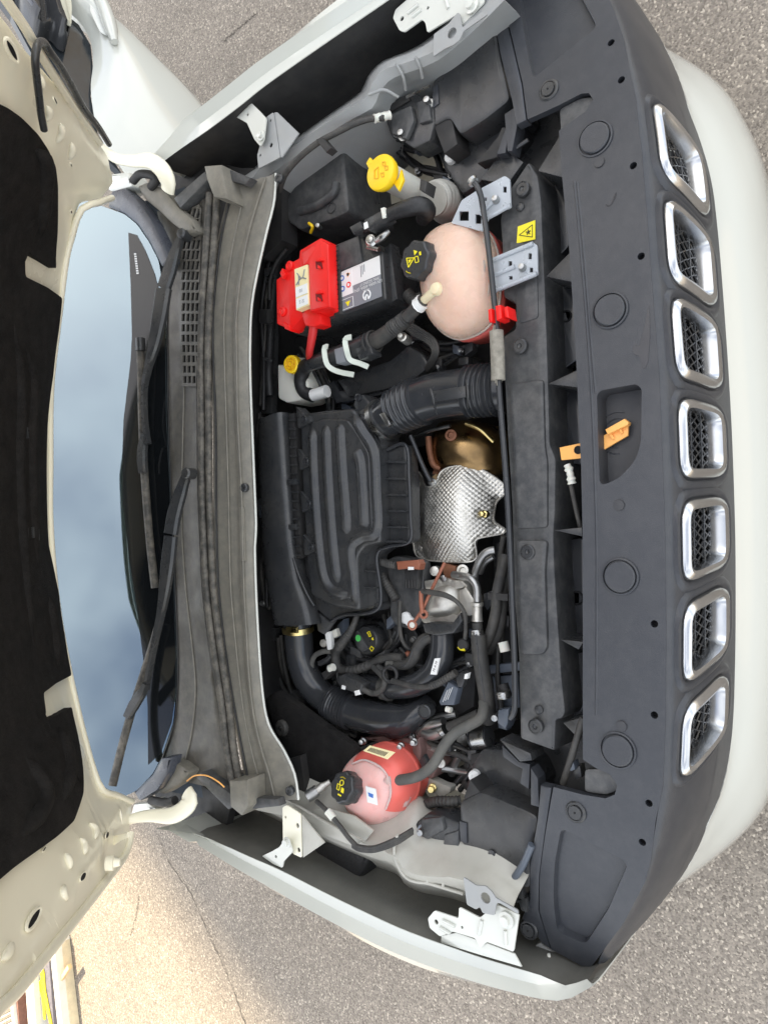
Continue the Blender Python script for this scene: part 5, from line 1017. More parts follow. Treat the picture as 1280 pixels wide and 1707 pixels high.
# ---- oil filler cap
oc = thing('oil_cap', 612, 1068, .76, 'black oil filler cap with green dot and yellow print', 'cap')
of = P(607,1068,.825); ob = of-toward(607,1068,.82,-34,4,40)*.06; ax = (of-ob).normalized()
lathe('neck', ob, ax, [(.036,-.02),(.036,.02),(.033,.03)], 'plastic', oc, 28); lathe('cap', of-ax*.03, ax, [(.036,0),(.036,.016),(.032,.024),(.030,.026),(.0005,.027)], 'plastic', oc, 40, (12,.015))
rx, ry = facebasis(ax, P(606,1050,.82)-P(606,1080,.82)); fo = of-ax*.0025
bm = bmesh.new(); add_slab(bm, rounded([fo+rx*x+ry*y+ax*.004 for x, y in [(.022,.020),(.010,.026),(-.014,.020),(-.026,.004),(-.018,-.016),(-.008,-.006),(.004,.004)]], .004), .006, .001, down=-ax); obj('grip', bm, 'plastic_dusty', oc)
lathe('green_dot', fo+rx*.004+ry*.016+ax*.0045, ax, [(.0075,0),(.0075,.0006),(.0005,.0006)], 'green', oc, 20)
for q in ([(.018,-.006),(.022,-.013),(.012,-.018),(.010,-.013),(.016,-.010)],[(.006,-.020),(.009,-.023),(.004,-.025)],[(-.016,-.016),(-.010,-.020),(-.014,-.027),(-.021,-.022)]): decal_frame('yellow_print', q, .0011, fo+ax*.001, rx, ry, 'yellow_print', oc)
# ---- turbo inlet hose
th = thing('air_inlet_hose', 730, 670, .78, 'wide black bellows hose from the front of the car to the air filter', 'hose')
tube('hose', [(614,722,.852),(632,706,.855),(655,690,.86),(690,672,.862),(725,660,.862),(765,654,.86),(805,651,.855),(842,648,.85)], [.043,.043,.044,.046,.046,.046,.046,.046], 'plastic_gloss', th, n=280, seg=32, ribs=((.27,.46,5,.0062),(.78,.97,6,.0062)))
clamp('clamp', P(640,701,.857), P(655,690,.86)-P(625,713,.854), .0470, .013, 'steel', th); slab('clamp_screw', [(631,690),(640,687),(651,707),(645,712)], .911, .010, 'steel', th, .002)
slab('moulded_label', [(720,652),(775,643),(776,662),(724,671)], .909, .004, 'plastic', th, .002)
tube('moulded_seam', [(716,640,.9),(722,664,.908),(728,690,.88)], .003, 'plastic', th); tube('moulded_seam', [(778,634,.9),(780,656,.908),(780,684,.88)], .003, 'plastic', th)
# ---- turbocharger and heat shield
tb = thing('turbocharger', 780, 745, .62, 'bronze heat tinted turbocharger housing beneath the bellows hose', 'turbocharger')
blob('housing', [(716,730),(724,706),(748,698),(790,702),(822,722),(834,756),(828,790),(790,806),(745,800),(722,780),(714,755)], dome(.815,.74,.66,8), 'bronze', tb)
lathe('sensor_boss', P(752,726,.81), (0,-.4,1), [(.012,-.02),(.012,.006),(.007,.007),(.006,.002),(.0005,.002)], 'rust', tb, 16); tube('pipe', [(776,706,.815),(800,716,.81),(822,736,.79)], .004, 'brass', tb, seg=8); tube('pipe', [(690,728,.80),(716,718,.815),(750,710,.82)], .004, 'steel', tb, seg=8)
tube('flange', [(714,728,.80),(716,752,.80),(722,774,.795),(734,782,.79)], .007, 'rust', tb, seg=8); lathe('manifold_stub', P(734,790,.79), (0,0,1), [(.02,-.08),(.02,0),(.0005,.002)], 'rust', tb, 18)
hs2 = thing('heat_shield', 755, 860, .74, 'dimpled silver foil heat shield over the exhaust manifold', 'heat shield')
sh = [(685,788),(696,785),(703,796),(713,809),(721,812),(734,807),(739,788),(752,779),(775,776),(796,781),(827,805),(832,820),(818,837),(816,869),(830,882),(827,890),(796,899),(794,915),(792,931),(779,937),(730,935),(702,931),(690,917),(687,870),(684,827)]
c_ = P(752,860,.80)
def zs(x, y):
    dx, dy = (x-c_.x)/.10, (y-c_.y)/.085; r2 = dx*dx+dy*dy
    return .034*max(0, 1-r2*.75)-.02*max(0,(c_.y-.035-y)/.05)+.010*math.exp(-((x-c_.x)/.015)**2*.5)*0
plate('shield', sh, [circ(806,857,.80,.008)], .80, .002, 'foil', hs2, rnd=.008, sub=4, zf=zs, smooth=60)
tube('rolled_edge', [P(u,v,.80)+Vector((0,0,zs(P(u,v,.8).x,P(u,v,.8).y))) for u, v in sh+[sh[0]]], .0018, 'alu', hs2, world=True, n=140, seg=6)
for u, v in ((697,807),(702,913)): lathe('rivet', P(u,v,.80)+Vector((0,0,zs(P(u,v,.8).x,P(u,v,.8).y))), (0,0,1), [(.008,-.001),(.008,.001),(.005,.0015),(.004,.003),(.0005,.003)], 'alu', hs2, 14)
lathe('bolt', P(806,857,.79), (0,-.2,1), [(.009,-.02),(.009,.004),(.006,.005),(.005,.016),(.0005,.017)], 'brass', hs2, 6); lathe('emblem', P(728,865,.83), (0,-.1,1), [(.009,-.002),(.009,.001),(.007,.0015),(.0005,.0012)], 'foil', hs2, 16)
ox = thing('oxygen_sensor', 724, 800, .76, 'black oxygen sensor lead ending in a bright nut at the heat shield', 'sensor')
tube('lead', [(684,726,.85),(692,745,.845),(702,770,.84),(712,792,.835),(718,802,.832)], .0048, 'plastic_gloss', ox); lathe('nut', P(722,801,.82), P(718,804,.83)-P(732,792,.80), [(.0105,-.012),(.0105,.004),(.007,.005),(.006,.012),(.0005,.013)], 'steel', ox, 6)
# ---- alloy throttle housing, pipes and coil plate
al_ = thing('thermostat_housing', 740, 1000, .74, 'cast alloy housing below the heat shield', 'housing')
blob('casting', [(712,1020),(718,990),(735,972),(760,970),(776,985),(780,1010),(768,1028),(740,1034),(716,1032)], dome(.855,.80,.74,6), 'alu', al_)
slab('flange', [(700,1030),(720,1024),(762,1024),(782,1004),(790,1016),(774,1040),(748,1050),(704,1038)], .835, .02, 'alu', al_, .003, rnd=.004); slab('top_flange', [(706,968),(740,964),(770,968),(780,978),(752,984),(708,982)], .83, .03, 'alu', al_, .003, rnd=.004); slab('side_lug', [(764,985),(776,978),(790,1000),(790,1025),(768,1030)], .84, .03, 'alu', al_, .003)
lathe('bolt', P(740,964,.835), (0,-.2,1), [(.007,0),(.007,.006),(.0005,.007)], 'steel', al_, 6); lathe('bolt', P(746,1053,.82), (0,-.2,1), [(.006,0),(.006,.008),(.0005,.009)], 'alu', al_, 10); slab('rusty_stay', [(738,938),(760,944),(756,966),(746,966),(738,956)], .81, .02, 'rust', al_, .002)
lathe('stub', P(724,952,.82), (0,-.3,1), [(.010,-.02),(.010,.002),(.006,.004),(.0005,.004)], 'alu', al_, 16); lathe('stub', P(771,951,.81), (.2,-.4,1), [(.012,-.03),(.012,.003),(.007,.004),(.006,-.002),(.0005,-.002)], 'alu', al_, 16)
ap = thing('coolant_pipes', 795, 980, .76, 'pair of bent grey metal coolant pipes beside the alloy housing', 'pipes')
tube('pipe', [(824,917,.82),(812,920,.825),(802,930,.825),(793,950,.82),(790,970,.81)], .0075, 'alu_pipe', ap); tube('pipe', [(822,928,.80),(808,938,.80),(800,955,.79)], .006, 'alu_pipe', ap); tube('pipe', [(756,958,.825),(768,960,.84),(784,964,.845),(794,978,.845),(795,1003,.845)], .0078, 'alu_pipe', ap)
lathe('coupling', P(795,1020,.845), P(795,1040,.845)-P(795,1004,.845), [(.012,-.018),(.012,-.012),(.0095,-.010),(.0105,.016),(.012,.018),(.0005,.02)], 'alu', ap, 20); tube('rubber_joint', [(795,1038,.845),(796,1050,.845)], .0105, 'rubber', ap); tube('steel_clip', [(794,1050,.846),(796,1060,.846)], .0125, 'steel', ap, n=8, ribs=((0,1,3,.001),))
slab('stay', [(805,990),(820,984),(824,1000),(812,1018),(806,1010)], .82, .02, 'plastic_gloss', ap, .002)
# braided hoses
def hose(name, label, pts, r, m='rubber', n=40, extra=None):
    t = thing(name, pts[0][0], pts[0][1], pts[0][2]-.03, label, 'hose', 'black rubber hoses beside the engine'); tube('tube', pts, r, m, t, n=n, seg=14); return t
h = hose('coolant_hose', 'ribbed black hose running from the alloy coupling down past the charge pipe', [(797,1058,.845),(799,1085,.845),(803,1115,.845),(808,1145,.84),(812,1175,.83),(813,1200,.81)], .0155)
for k in range(7):
    q = -1.2+k*.4; o_ = Vector((math.sin(q)*-.0150, -.3*math.cos(q)*.0150, math.cos(q)*.0150)); tube('rib', [P(*p)+o_ for p in [(797,1060,.845),(799,1085,.845),(803,1115,.845),(808,1145,.84),(812,1175,.83)]], .0012, 'plastic', h, world=True, n=14, seg=5)
h = hose('coolant_hose', 'twin black hoses sweeping behind the prop rod beside the alloy pipes', [(842,925,.82),(834,960,.83),(828,990,.835),(826,1020,.835),(818,1052,.83),(806,1080,.81)], .0105)
tube('tube', [(846,950,.81),(838,985,.815),(836,1020,.815),(830,1055,.81),(815,1085,.79)], .0105, 'rubber', h); slab('clip', [(812,988),(846,990),(846,1002),(812,1000)], .845, .012, 'black', h, .002)
h = hose('breather_hose', 'ribbed black hose snaking beside the oil cap to a grey collar', [(716,1062,.84),(704,1068,.85),(696,1080,.85),(690,1096,.845),(680,1106,.84),(660,1108,.835)], .012)
for k in range(4):
    o_ = Vector((-.006+k*.004, .006-k*.004, .0105)); tube('rib', [P(*p)+o_ for p in [(716,1062,.84),(704,1068,.85),(696,1080,.85),(690,1096,.845),(680,1106,.84),(660,1108,.835)]], .0012, 'plastic', h, world=True, n=16, seg=5)
tube('collar', [(648,1106,.835),(660,1108,.835)], .0135, 'rubber_grey', h)
h = hose('return_hose', 'long grey rubber hose leading to the pink reservoir', [(642,1302,.905),(660,1301,.915),(690,1296,.915),(712,1284,.91),(726,1268,.90),(738,1246,.89),(756,1224,.88),(780,1210,.87),(800,1198,.86),(806,1182,.85),(806,1170,.84)], .0105, 'rubber_grey', 60)
cring('spring_clip', P(650,1301,.908), P(660,1301,.915)-P(642,1302,.905), .0125, 'steel', h, .002); cring('spring_clip', P(644,1302,.905), P(660,1301,.915)-P(642,1302,.905), .0125, 'steel', h, .002)
h = hose('heater_hose', 'short black hose with bright clip near the pump', [(798,1190,.84),(770,1203,.845),(748,1212,.845)], .010); clamp('clip', P(740,1218,.845), P(748,1212,.845)-P(730,1224,.845), .0105, .010, 'steel', h); tube('pipe_end', [(736,1220,.845),(722,1226,.84),(708,1222,.83)], .0105, 'alu_pipe', h)
# coil plate with plug
cl_ = thing('coil_cover', 670, 990, .76, 'flat black coil cover with brown connector plug', 'cover')
slab('plate', [(640,935),(660,926),(704,935),(706,1000),(702,1040),(688,1050),(660,1044),(650,1030),(648,970)], .83, .03, 'plastic_dusty', cl_, .005, rnd=.010); slab('socket', [(674,948),(697,950),(696,982),(674,980)], .845, .02, 'plastic', cl_, .003)
for k in range(4): tube('socket_fin', [(677+k*5,966,.846),(677+k*5,980,.846)], .0018, 'black', cl_, seg=5)
slab('brown_plug', [(660,936),(696,933),(700,940),(698,950),(682,948),(662,950)], .862, .02, 'copper', cl_, .003); slab('plug_tag', [(680,945),(689,945),(689,950),(680,950)], .864, .002, 'white_label', cl_, 0)
tube('conduit', [(634,936,.85),(648,940,.855),(662,942,.855)], .0075, 'rubber', cl_, n=40, ribs=((0,1,9,.0018),)); tube('conduit', [(632,948,.84),(640,966,.845),(652,986,.845),(660,1000,.845)], .0085, 'rubber', cl_, n=60, ribs=((0,1,14,.0014),))
tube('wire', [(667,1002,.846),(666,1030,.85),(668,1058,.85),(674,1074,.845),(683,1082,.835)], .0042, 'rubber', cl_, seg=8); tube('wire_end', [(679,1086,.835),(682,1092,.832)], .006, 'copper', cl_)
lathe('white_plug', P(676,1030,.836), (0,-.2,1), [(.0125,-.01),(.0125,.002),(.010,.004),(.0005,.004)], 'white_label', cl_, 20); lathe('white_plug', P(683,1036,.836), (0,-.2,1), [(.010,-.01),(.010,.003),(.0005,.004)], 'white_label', cl_, 16)
dp = thing('dipstick', 715, 980, .80, 'copper coloured dipstick tube with looped brown handle', 'dipstick')
tube('stick', [(741,938,.86),(728,965,.868),(716,990,.872),(704,1016,.872),(692,1034,.868)], .0035, 'copper', dp); cring('eyelet', P(687,1042,.868), Vector((0,-.2,1)), .0085, 'copper', dp, .0025); lathe('eyelet_bolt', P(687,1042,.866), (0,-.2,1), [(.007,-.01),(.007,.002),(.0005,.003)], 'white_plastic', dp, 12); tube('handle', [(702,985,.878),(702,1004,.88),(704,1022,.878)], .0045, 'copper', dp); cring('handle_loop', P(706,1024,.876), Vector((0,-.2,1)), .007, 'copper', dp, .003)
tube('vent_tube', [(704,986,.878),(722,988,.885),(744,993,.885),(762,1004,.88),(774,1022,.87),(776,1044,.86),(775,1064,.85)], [.005,.0058,.0058,.0042,.0042,.0042,.0042], 'rubber', dp, n=40); lathe('valve', P(772,1074,.835), (0,-.2,1), [(.0125,-.02),(.0125,.002),(.010,.005),(.0005,.006)], 'black', dp, 18); tube('yellow_ring', [(764,1078,.838),(768,1082,.838),(775,1083,.838)], .003, 'yellow_print', dp, seg=6)
# pressure sensor, harness
ps = thing('pressure_sensor', 745, 1160, .80, 'small blue grey sensor module with printed text and a plug', 'sensor')
slab('module', [(746,1136),(763,1148),(756,1176),(734,1176),(731,1170)], .862, .02, 'bluegrey', ps, .003); [tube('printed_line', [(738+k*4,1170-k*2,.8625),(746+k*4,1150-k*2,.8625)], .0006, 'white_label', ps, seg=4) for k in range(3)]; slab('plug', [(758,1128),(768,1120),(778,1124),(770,1146),(762,1146)], .86, .02, 'plastic', ps, .003); tube('bolt', [(744,1182,.86),(752,1184,.86)], .006, 'white_plastic', ps); slab('white_tab', [(774,1124),(780,1122),(778,1132),(773,1132)], .865, .01, 'white_label', ps, .001)
tube('conduit', [(654,1135,.858),(680,1142,.862),(706,1146,.865),(728,1140,.865),(745,1130,.865),(760,1121,.862)], .0062, 'rubber', ps, n=90, ribs=((.6,1,11,.002),))
eh = thing('engine_harness', 560, 1110, .80, 'taped wiring harness with plugs looping round the oil cap', 'harness')
tube('conduit', [(596,1022,.86),(590,1040,.865),(580,1058,.865),(568,1074,.86),(560,1088,.85),(560,1102,.845),(566,1114,.84),(584,1118,.84),(606,1112,.84),(624,1104,.84),(645,1096,.84),(672,1096,.84)], [.006,.007,.0085,.010,.0105,.0095,.009,.0085,.009,.009,.009], 'rubber', eh, n=170, ribs=((.10,.30,12,.002),(.55,.75,14,.002)))
tube('vapour_hose', [(552,1086,.85),(540,1086,.852),(526,1092,.852),(520,1105,.85),(521,1118,.848),(526,1130,.845)], .0062, 'rubber_grey', eh); tube('hose_clip', [(521,1118,.848),(525,1128,.846)], .008, 'steel', eh, n=8, ribs=((0,1,2,.001),))
slab('plug', [(535,1122),(552,1112),(556,1120),(540,1134)], .865, .02, 'black', eh, .002); tube('plug_ring', [(550,1115,.86),(556,1112,.86)], .009, 'white_plastic', eh); tube('stub', [(533,1106,.85),(545,1100,.85),(553,1092,.85)], .007, 'plastic', eh)
slab('plug', [(560,1128),(572,1124),(605,1140),(600,1160),(566,1146)], .872, .03, 'plastic', eh, .004, rnd=.004); slab('plug_label', [(570,1142),(576,1144),(575,1150),(569,1148)], .873, .001, 'white_label', eh, 0); tube('plug_tail', [(604,1148,.865),(620,1156,.86),(634,1152,.86),(641,1138,.86),(641,1122,.85),(630,1112,.845)], .0062, 'rubber', eh, n=70, ribs=((.3,1,16,.0014),)); slab('white_clip', [(590,1152),(598,1150),(600,1158),(592,1160)], .874, .004, 'white_label', eh, .001)
slab('bracket_label', [(541,1054),(549,1053),(553,1082),(546,1084)], .855, .012, 'white_label', eh, .001); slab('sensor_tag', [(553,1052),(560,1048),(564,1060),(557,1064)], .85, .01, 'white_plastic', eh, .001); lathe('stub', P(540,1072,.84), (0,-.3,1), [(.009,-.02),(.009,.004),(.0005,.005)], 'alu', eh, 14)
cring('cable_loop', P(650,1124,.86), Vector((0,-.2,1)), .016, 'black', eh, .004); tube('strap', [(622,1112,.85),(634,1124,.855),(642,1134,.855)], .006, 'rubber', eh)
# ---- pink reservoir
pk = thing('intercooler_tank', 632, 1310, .80, 'small round pink and red coolant reservoir with black cap', 'tank')
pt = [(576,1300),(580,1275),(598,1255),(629,1243),(662,1256),(682,1282),(686,1316),(674,1350),(650,1372),(627,1377),(604,1366),(588,1346)]
blob('tank_body', pt, dome(.955,.885,.87,8), 'tank_pink', pk, z0=.89); blob('tank_base', pt, [(1,.871),(1.025,.867),(1.025,.86),(.99,.858),(.97,.83),(.85,.80)], 'tank_red', pk, z0=.89)
G = []; Lp = catmull(pxs([(604,1252),(629,1243),(662,1256),(682,1282),(686,1316),(674,1350)], .89), 40)
cl0 = catmull(pxs(pt,.89),56,True); cc = sum(cl0, Vector())/len(cl0)
for s_, z in [(math.sin(q)*1.012, .885+.07*math.cos(q)*1.01+.0015) for q in [R(d) for d in (50,58,66,74,82,90)]]+[(1.014,.868)]: G.append([Vector((cc.x+(p.x-cc.x)*s_, cc.y+(p.y-cc.y)*s_, z)) for p in Lp])
bm = bmesh.new(); add_grid(bm, G); obj('red_side', bm, 'tank_red', pk, 60)
pf = P(569,1312,.985); pb = pf-toward(569,1312,.98,-28,-4,42)*.07; lathe('neck', pb, pf-pb, [(.022,-.02),(.021,.01),(.021,.02)], 'tank_pink', pk, 24); cp, fo, ax = cap(pk, pb, pf, .031, .032)
rx, ry = facebasis(ax, P(566,1300,.94)-P(566,1324,.94)); cring('cap_symbol', fo+rx*.008+ry*.001, ax, .005, 'yellow_print', cp, .0009); decal_frame('manual_symbol', [(-.006,.010),(.004,.011),(.003,.004),(-.007,.003)], .0009, fo, rx, ry, 'yellow_print', cp); decal_poly('bottle_symbol', [(-.009,-.002),(.0,-.001),(-.001,-.009),(-.010,-.010)], fo, rx, ry, 'yellow_print', cp); decal_poly('cap_print', [(-.016,.004),(-.013,.004),(-.014,-.006),(-.017,-.006)], fo, rx, ry, 'yellow_print', cp); decal_frame('level_arc', [(.017,.008),(.019,.001),(.017,-.006),(.019,.001)], .0009, fo, rx, ry, 'yellow_print', cp)
bl = [P(*p,.936) for p in [(614,1244),(655,1256),(646,1266),(606,1252)]]; bl = [bl[0]+Vector((0,0,-.006)), bl[1]+Vector((0,0,-.008)), bl[2], bl[3]]
patch('barcode_label', bl, 'label_cream', pk, .0015)
for k in range(12): q = .12+k*.06; patch('barcode_bar', [on4(bl,q,.25),on4(bl,q+.03,.25),on4(bl,q+.03,.8),on4(bl,q,.8)], 'black', pk, .0022)
bl = [P(*p,.957) for p in [(610,1310),(627,1315),(630,1342),(613,1337)]]; patch('white_label', bl, 'white_label', pk, .0015); patch('label_mark', [on4(bl,*p) for p in [(.2,.35),(.7,.38),(.65,.62),(.25,.58)]], 'blue_print', pk, .0022)
lathe('outlet', P(645,1301,.93), P(660,1301,.915)-P(630,1302,.905), [(.008,-.02),(.008,.01),(.0005,.011)], 'tank_pink', pk, 14)
pv = thing('service_port', 530, 1315, .90, 'grey metal cylinder cap on a brass service port', 'port cap')
a, b = P(512,1329,.955), P(550,1303,.92); ax = (a-b).normalized(); Lh = (a-b).length; lathe('port_cap', b, ax, [(.0125,Lh*.55),(.0128,Lh*.98),(.011,Lh),(.0005,Lh)], 'alu_pipe', pv, 24); lathe('stem', b, ax, [(.006,0),(.007,Lh*.2),(.0095,Lh*.3),(.0095,Lh*.56),(.0005,Lh*.57)], 'alu', pv, 18); lathe('cap_dot', a+ax*.0005, ax, [(.0015,0),(.0015,.0006),(.0003,.0006)], 'black', pv, 8)
# ---- engine mount and lower right clutter
em = thing('engine_mount', 720, 1270, .72, 'rusty brown engine mount bracket with bolts behind the pink reservoir', 'mount')
slab('bracket', [(598,1232),(640,1226),(700,1232),(724,1250),(732,1275),(720,1300),(690,1296),(680,1262),(640,1240)], .83, .05, mat('mount', (.17,.10,.09), .55, var=.3, scale=40), em, .006, rnd=.008); slab('ear', [(685,1238),(697,1230),(702,1252),(700,1280),(690,1276)], .85, .03, 'mount', em, .004)
for u, v in ((690,1237),(605,1236),(668,1244)): lathe('bolt', P(u,v,.855), (.2,-.5,1), [(.008,-.01),(.008,.004),(.005,.006),(.005,.022),(.0005,.023)], 'steel', em, 10)
slab('pale_bracket', [(684,1304),(714,1296),(738,1308),(752,1312),(750,1322),(735,1330),(715,1318),(690,1326)], .82, .02, 'paint_grey', em, .003, rnd=.006); lathe('brass_stud', P(720,1314,.83), (.2,-.5,1), [(.009,-.01),(.009,.002),(.006,.003),(.006,.020),(.0005,.021)], 'brass', em, 12); lathe('eyelet', P(735,1272,.85), (.1,-.3,1), [(.009,-.003),(.009,.003),(.005,.004),(.0005,.004)], 'alu', em, 16)
tube('pipe', [(704,1245,.82),(730,1251,.82),(762,1252,.81)], .0095, 'alu_pipe', em); tube('pipe', [(736,1280,.80),(760,1284,.79),(784,1288,.79)], .008, 'alu_pipe', em); tube('pipe', [(700,1225,.82),(716,1210,.83),(740,1204,.83)], .011, 'alu_pipe', em); slab('dark_bracket', [(698,1268),(706,1258),(714,1272),(704,1284)], .86, .01, 'plastic_gloss', em, .002)
tube('conduit', [(712,1340,.85),(730,1336,.86),(752,1336,.86),(768,1334,.85)], .009, 'rubber', em, n=60, ribs=((0,1,11,.002),))
pm = thing('coolant_pump', 805, 1225, .74, 'steel banded coolant pump tucked under the prop rod end', 'pump')
tube('body', [(788,1232,.82),(816,1228,.82)], .020, 'plastic', pm, seg=20); tube('steel_band', [(792,1231,.822),(814,1228,.822)], .0215, 'steel', pm, seg=24, n=4); slab('bracket', [(829,1184),(848,1180),(846,1206),(842,1216),(828,1206)], .86, .03, 'bluegrey', pm, .004); tube('clip', [(838,1152,.85),(840,1164,.85)], .013, 'steel', pm, n=8, ribs=((0,1,3,.0015),)); tube('stub', [(838,1140,.84),(846,1162,.84)], .010, 'black', pm); lathe('screw', P(824,1197,.85), (0,-.3,1), [(.006,-.01),(.006,.003),(.0005,.004)], 'alu_pipe', pm, 12); tube('white_sleeve', [(838,1070,.84),(842,1086,.84)], .010, 'white_plastic', pm); slab('stay', [(812,1110),(866,1104),(866,1118),(814,1124)], .80, .02, 'bluegrey', pm, .002); slab('stay_plate', [(820,1128),(862,1124),(866,1180),(826,1184)], .78, .02, 'bluegrey', pm, .003)
# ---- dark block of the engine under everything
eb = thing('engine_block', 700, 1000, .49, 'dark engine block glimpsed between the hoses', 'engine')
slab('cylinder_head', [(560,980),(700,780),(790,800),(800,1000),(790,1180),(700,1230),(590,1190),(540,1080)], .765, .2, 'black', eb, .01)
slab('transmission', [(480,560),(600,560),(690,560),(800,600),(780,720),(660,760),(480,700)], .72, .15, 'black', eb, .01)
slab('front_cover', [(790,820),(850,800),(860,1200),(800,1230)], .70, .1, 'black', eb, .01)
# control unit between battery and hose
cu_ = thing('control_unit', 640, 610, .74, 'black engine control unit with ribbed cable beneath the coolant junction', 'control unit')
slab('case', [(560,632),(600,618),(650,600),(680,575),(705,590),(716,610),(690,632),(640,650),(580,662)], .84, .06, 'plastic', cu_, .006, rnd=.008); slab('bracket', [(545,640),(556,634),(566,652),(640,640),(700,628),(700,640),(620,662),(560,672)], .83, .02, 'plastic_gloss', cu_, .002)
for k in range(5): tube('flat_cable', [(672+k*2,545-k*2,.875),(690+k*3,558-k*2,.87),(712+k*3,570-k,.865),(722+k*2,585,.86),(716+k*2,602,.85),(704+k*2,618,.83)], .0035, 'rubber', cu_, seg=6)
lathe('sensor', P(671,562,.89), (0,-.3,1), [(.010,-.03),(.010,.004),(.007,.006),(.005,.016),(.0005,.017)], 'alu', cu_, 14)
tube('bellows', [(680,490,.88),(690,500,.88),(700,498,.87)], .011, 'rubber', cu_, n=40, ribs=((0,1,6,.003),))
# dark side harness along the bulkhead
bh = thing('bulkhead_harness', 445, 560, .80, 'thick taped harness running down the bulkhead behind the red cover', 'harness')
tube('trunk', [(476,400,.86),(462,440,.85),(455,480,.85),(452,530,.85),(450,580,.85),(448,620,.86),(450,660,.86)], [.012,.012,.011,.011,.010,.010,.010], 'tape', bh, n=50); tube('branch', [(478,415,.90),(460,440,.90),(450,470,.89),(450,500,.88)], .0045, 'black', bh)
for u, v in ((448,470),(446,532),(444,598)): tube('clip', [(u-4,v,.88),(u+8,v+3,.88)], .004, 'plastic', bh, seg=6)
slab('side_panel', [(428,470),(450,440),(455,560),(452,690),(424,690),(420,600)], .84, .02, 'plastic', bh, .004); slab('liner', [(432,700),(446,700),(452,860),(462,980),(470,1060),(474,1150),(448,1180),(436,1100),(430,900)], .78, .02, 'felt', bh, .004)
box('red_tag', (438,772), (440,786), .008, .02, 'red', bh, .9, .001)

# pink tank seam
tube('seam', [G[0][i]+Vector((0,0,.0012)) for i in range(0, len(G[0]), 3)], .0022, 'tank_pink', pk, world=True, n=40, seg=8)
# ---- rocker cover and small castings filling the bay
rk = thing('rocker_cover', 620, 1120, .74, 'dark ribbed rocker cover under the harness by the oil cap', 'engine cover')
slab('cover', [(545,1060),(600,1030),(690,1045),(705,1080),(700,1170),(640,1190),(570,1165),(540,1120)], .785, .06, 'plastic', rk, .008, rnd=.012)
for i in range(6): tube('rib', [(556+i*24,1072-i*3,.787),(566+i*24,1160-i*2,.787)], .004, 'plastic', rk, seg=6)
for u, v in ((560,1140),(600,1160),(650,1165),(690,1120),(585,1085),(690,1066)): lathe('bolt', P(u,v,.786), (0,-.2,1), [(.008,0),(.008,.003),(.0055,.004),(.0055,.010),(.0005,.011)], 'bolt_dull', rk, 8)
ga = thing('gearbox_casting', 760, 1240, .66, 'dull alloy casting low between mount and coolant pump', 'casting')
blob('casting', [(700,1215),(740,1200),(790,1205),(800,1240),(770,1275),(730,1285),(702,1260)], dome(.775,.72,.68,5), 'alu', ga)
for u, v in ((715,1225),(745,1212),(782,1222),(776,1262),(738,1278)): lathe('bolt', P(u,v,.765), (0,-.3,1), [(.009,-.01),(.009,.003),(.006,.004),(.006,.012),(.0005,.013)], 'steel', ga, 6)
for p in ([(706,1204,.80),(730,1196,.80),(760,1190,.79)],[(752,1290,.78),(764,1262,.80),(786,1248,.80)],[(690,1216,.80),(700,1208,.81),(712,1206,.80)]): tube('stub', p, .008, 'alu_pipe', ga)
rng = random.Random(11)
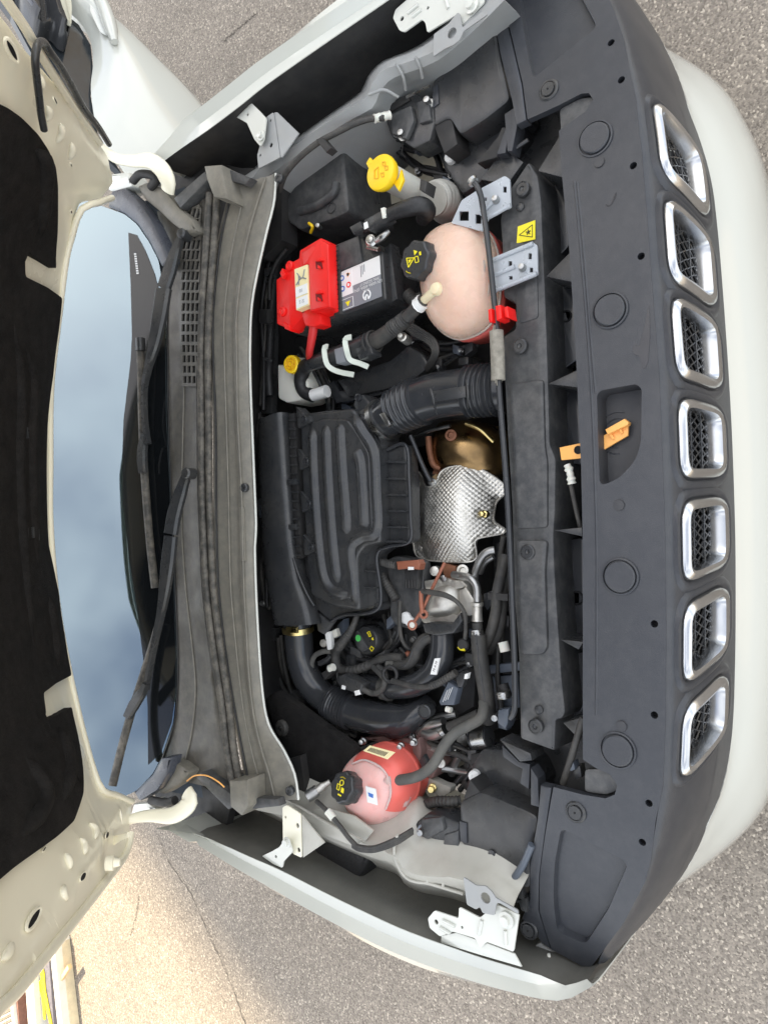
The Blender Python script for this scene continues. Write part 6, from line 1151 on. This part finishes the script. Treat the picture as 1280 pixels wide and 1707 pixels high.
def loom(label, path, spread, zr, n, rr=(.0028,.0065), clips=3):
    t = thing('wiring_loom', path[0][0], path[0][1], zr[0], label, 'wiring', 'black wiring looms filling the engine bay')
    for k in range(n):
        ox, oy = rng.uniform(-spread, spread), rng.uniform(-spread, spread); z = rng.uniform(*zr); r = rng.uniform(*rr)
        pts = [(u+ox*.7+rng.uniform(-spread,spread)*.5, v+oy*.7+rng.uniform(-spread,spread)*.5, z+rng.uniform(-.012,.012)) for u, v in path]
        rb = rng.random() < .45; tube('cable', pts, r, rng.choice(('rubber','tape','plastic','rubber')), t, n=70 if rb else 26, seg=8, ribs=((.05,.95,26,r*.25),) if rb else None)
    for k in range(clips):
        u, v = rng.choice(path); u += rng.uniform(-spread,spread); v += rng.uniform(-spread,spread); a = rng.uniform(-6,6); w, h = rng.uniform(5,9), rng.uniform(6,12)
        slab('connector', [(u-w,v-h+a),(u+w,v-h-a),(u+w,v+h-a),(u-w,v+h+a)], zr[1]+rng.uniform(0,.012), .02, rng.choice(('plastic','black','plastic_dusty','bluegrey')), t, .002)
    for k in range(max(1, clips//2)):
        u, v = rng.choice(path); lathe('bolt', P(u+rng.uniform(-spread,spread), v+rng.uniform(-spread,spread), zr[1]), (0,-.3,1), [(.007,-.01),(.007,.003),(.0045,.004),(.0045,.010),(.0005,.011)], 'bolt_dull', t, 8)
loom('black wiring along the bulkhead beside the red terminal cover', [(462,395),(446,450),(440,520),(438,600),(436,680)], 8, (.84,.88), 6)
loom('black wiring squeezed between bulkhead and air filter duct', [(432,690),(430,760),(434,850),(438,930),(444,1010)], 6, (.84,.87), 4, clips=2)
loom('black wiring behind the brake fluid reservoir', [(505,590),(530,620),(545,660),(550,690)], 10, (.80,.83), 5)
loom('black wiring below the bellows hose and control unit', [(570,672),(620,660),(670,640),(720,615),(770,590)], 12, (.77,.80), 6, clips=5)
loom('black wiring beneath the coolant tank', [(690,560),(730,580),(780,575),(815,560)], 10, (.77,.80), 5)
loom('black wiring round the oil filler neck', [(560,1050),(590,1095),(630,1095),(660,1060),(650,1025)], 12, (.79,.82), 7, clips=5)
loom('black wiring under the charge pipe elbow', [(660,1090),(690,1120),(740,1120),(780,1100),(790,1060)], 12, (.78,.81), 6, clips=5)
loom('black wiring behind the prop rod by the radiator cover', [(838,900),(832,960),(836,1040),(830,1120),(838,1200)], 8, (.77,.80), 6, clips=5)
loom('black wiring at the foot of the sound absorber', [(462,1060),(470,1120),(495,1170),(540,1205),(590,1225)], 8, (.80,.82), 4, clips=2)
loom('black wiring among the castings near the engine mount', [(640,1215),(690,1225),(740,1245),(790,1270),(770,1310)], 12, (.78,.82), 7, clips=6)
loom('black wiring below the washer filler neck', [(660,250),(690,280),(720,290),(760,300),(800,330)], 10, (.78,.82), 6, clips=4)
loom('black wiring behind the upper lamp actuator', [(655,235),(690,245),(725,250),(745,300)], 9, (.80,.84), 4, clips=3)
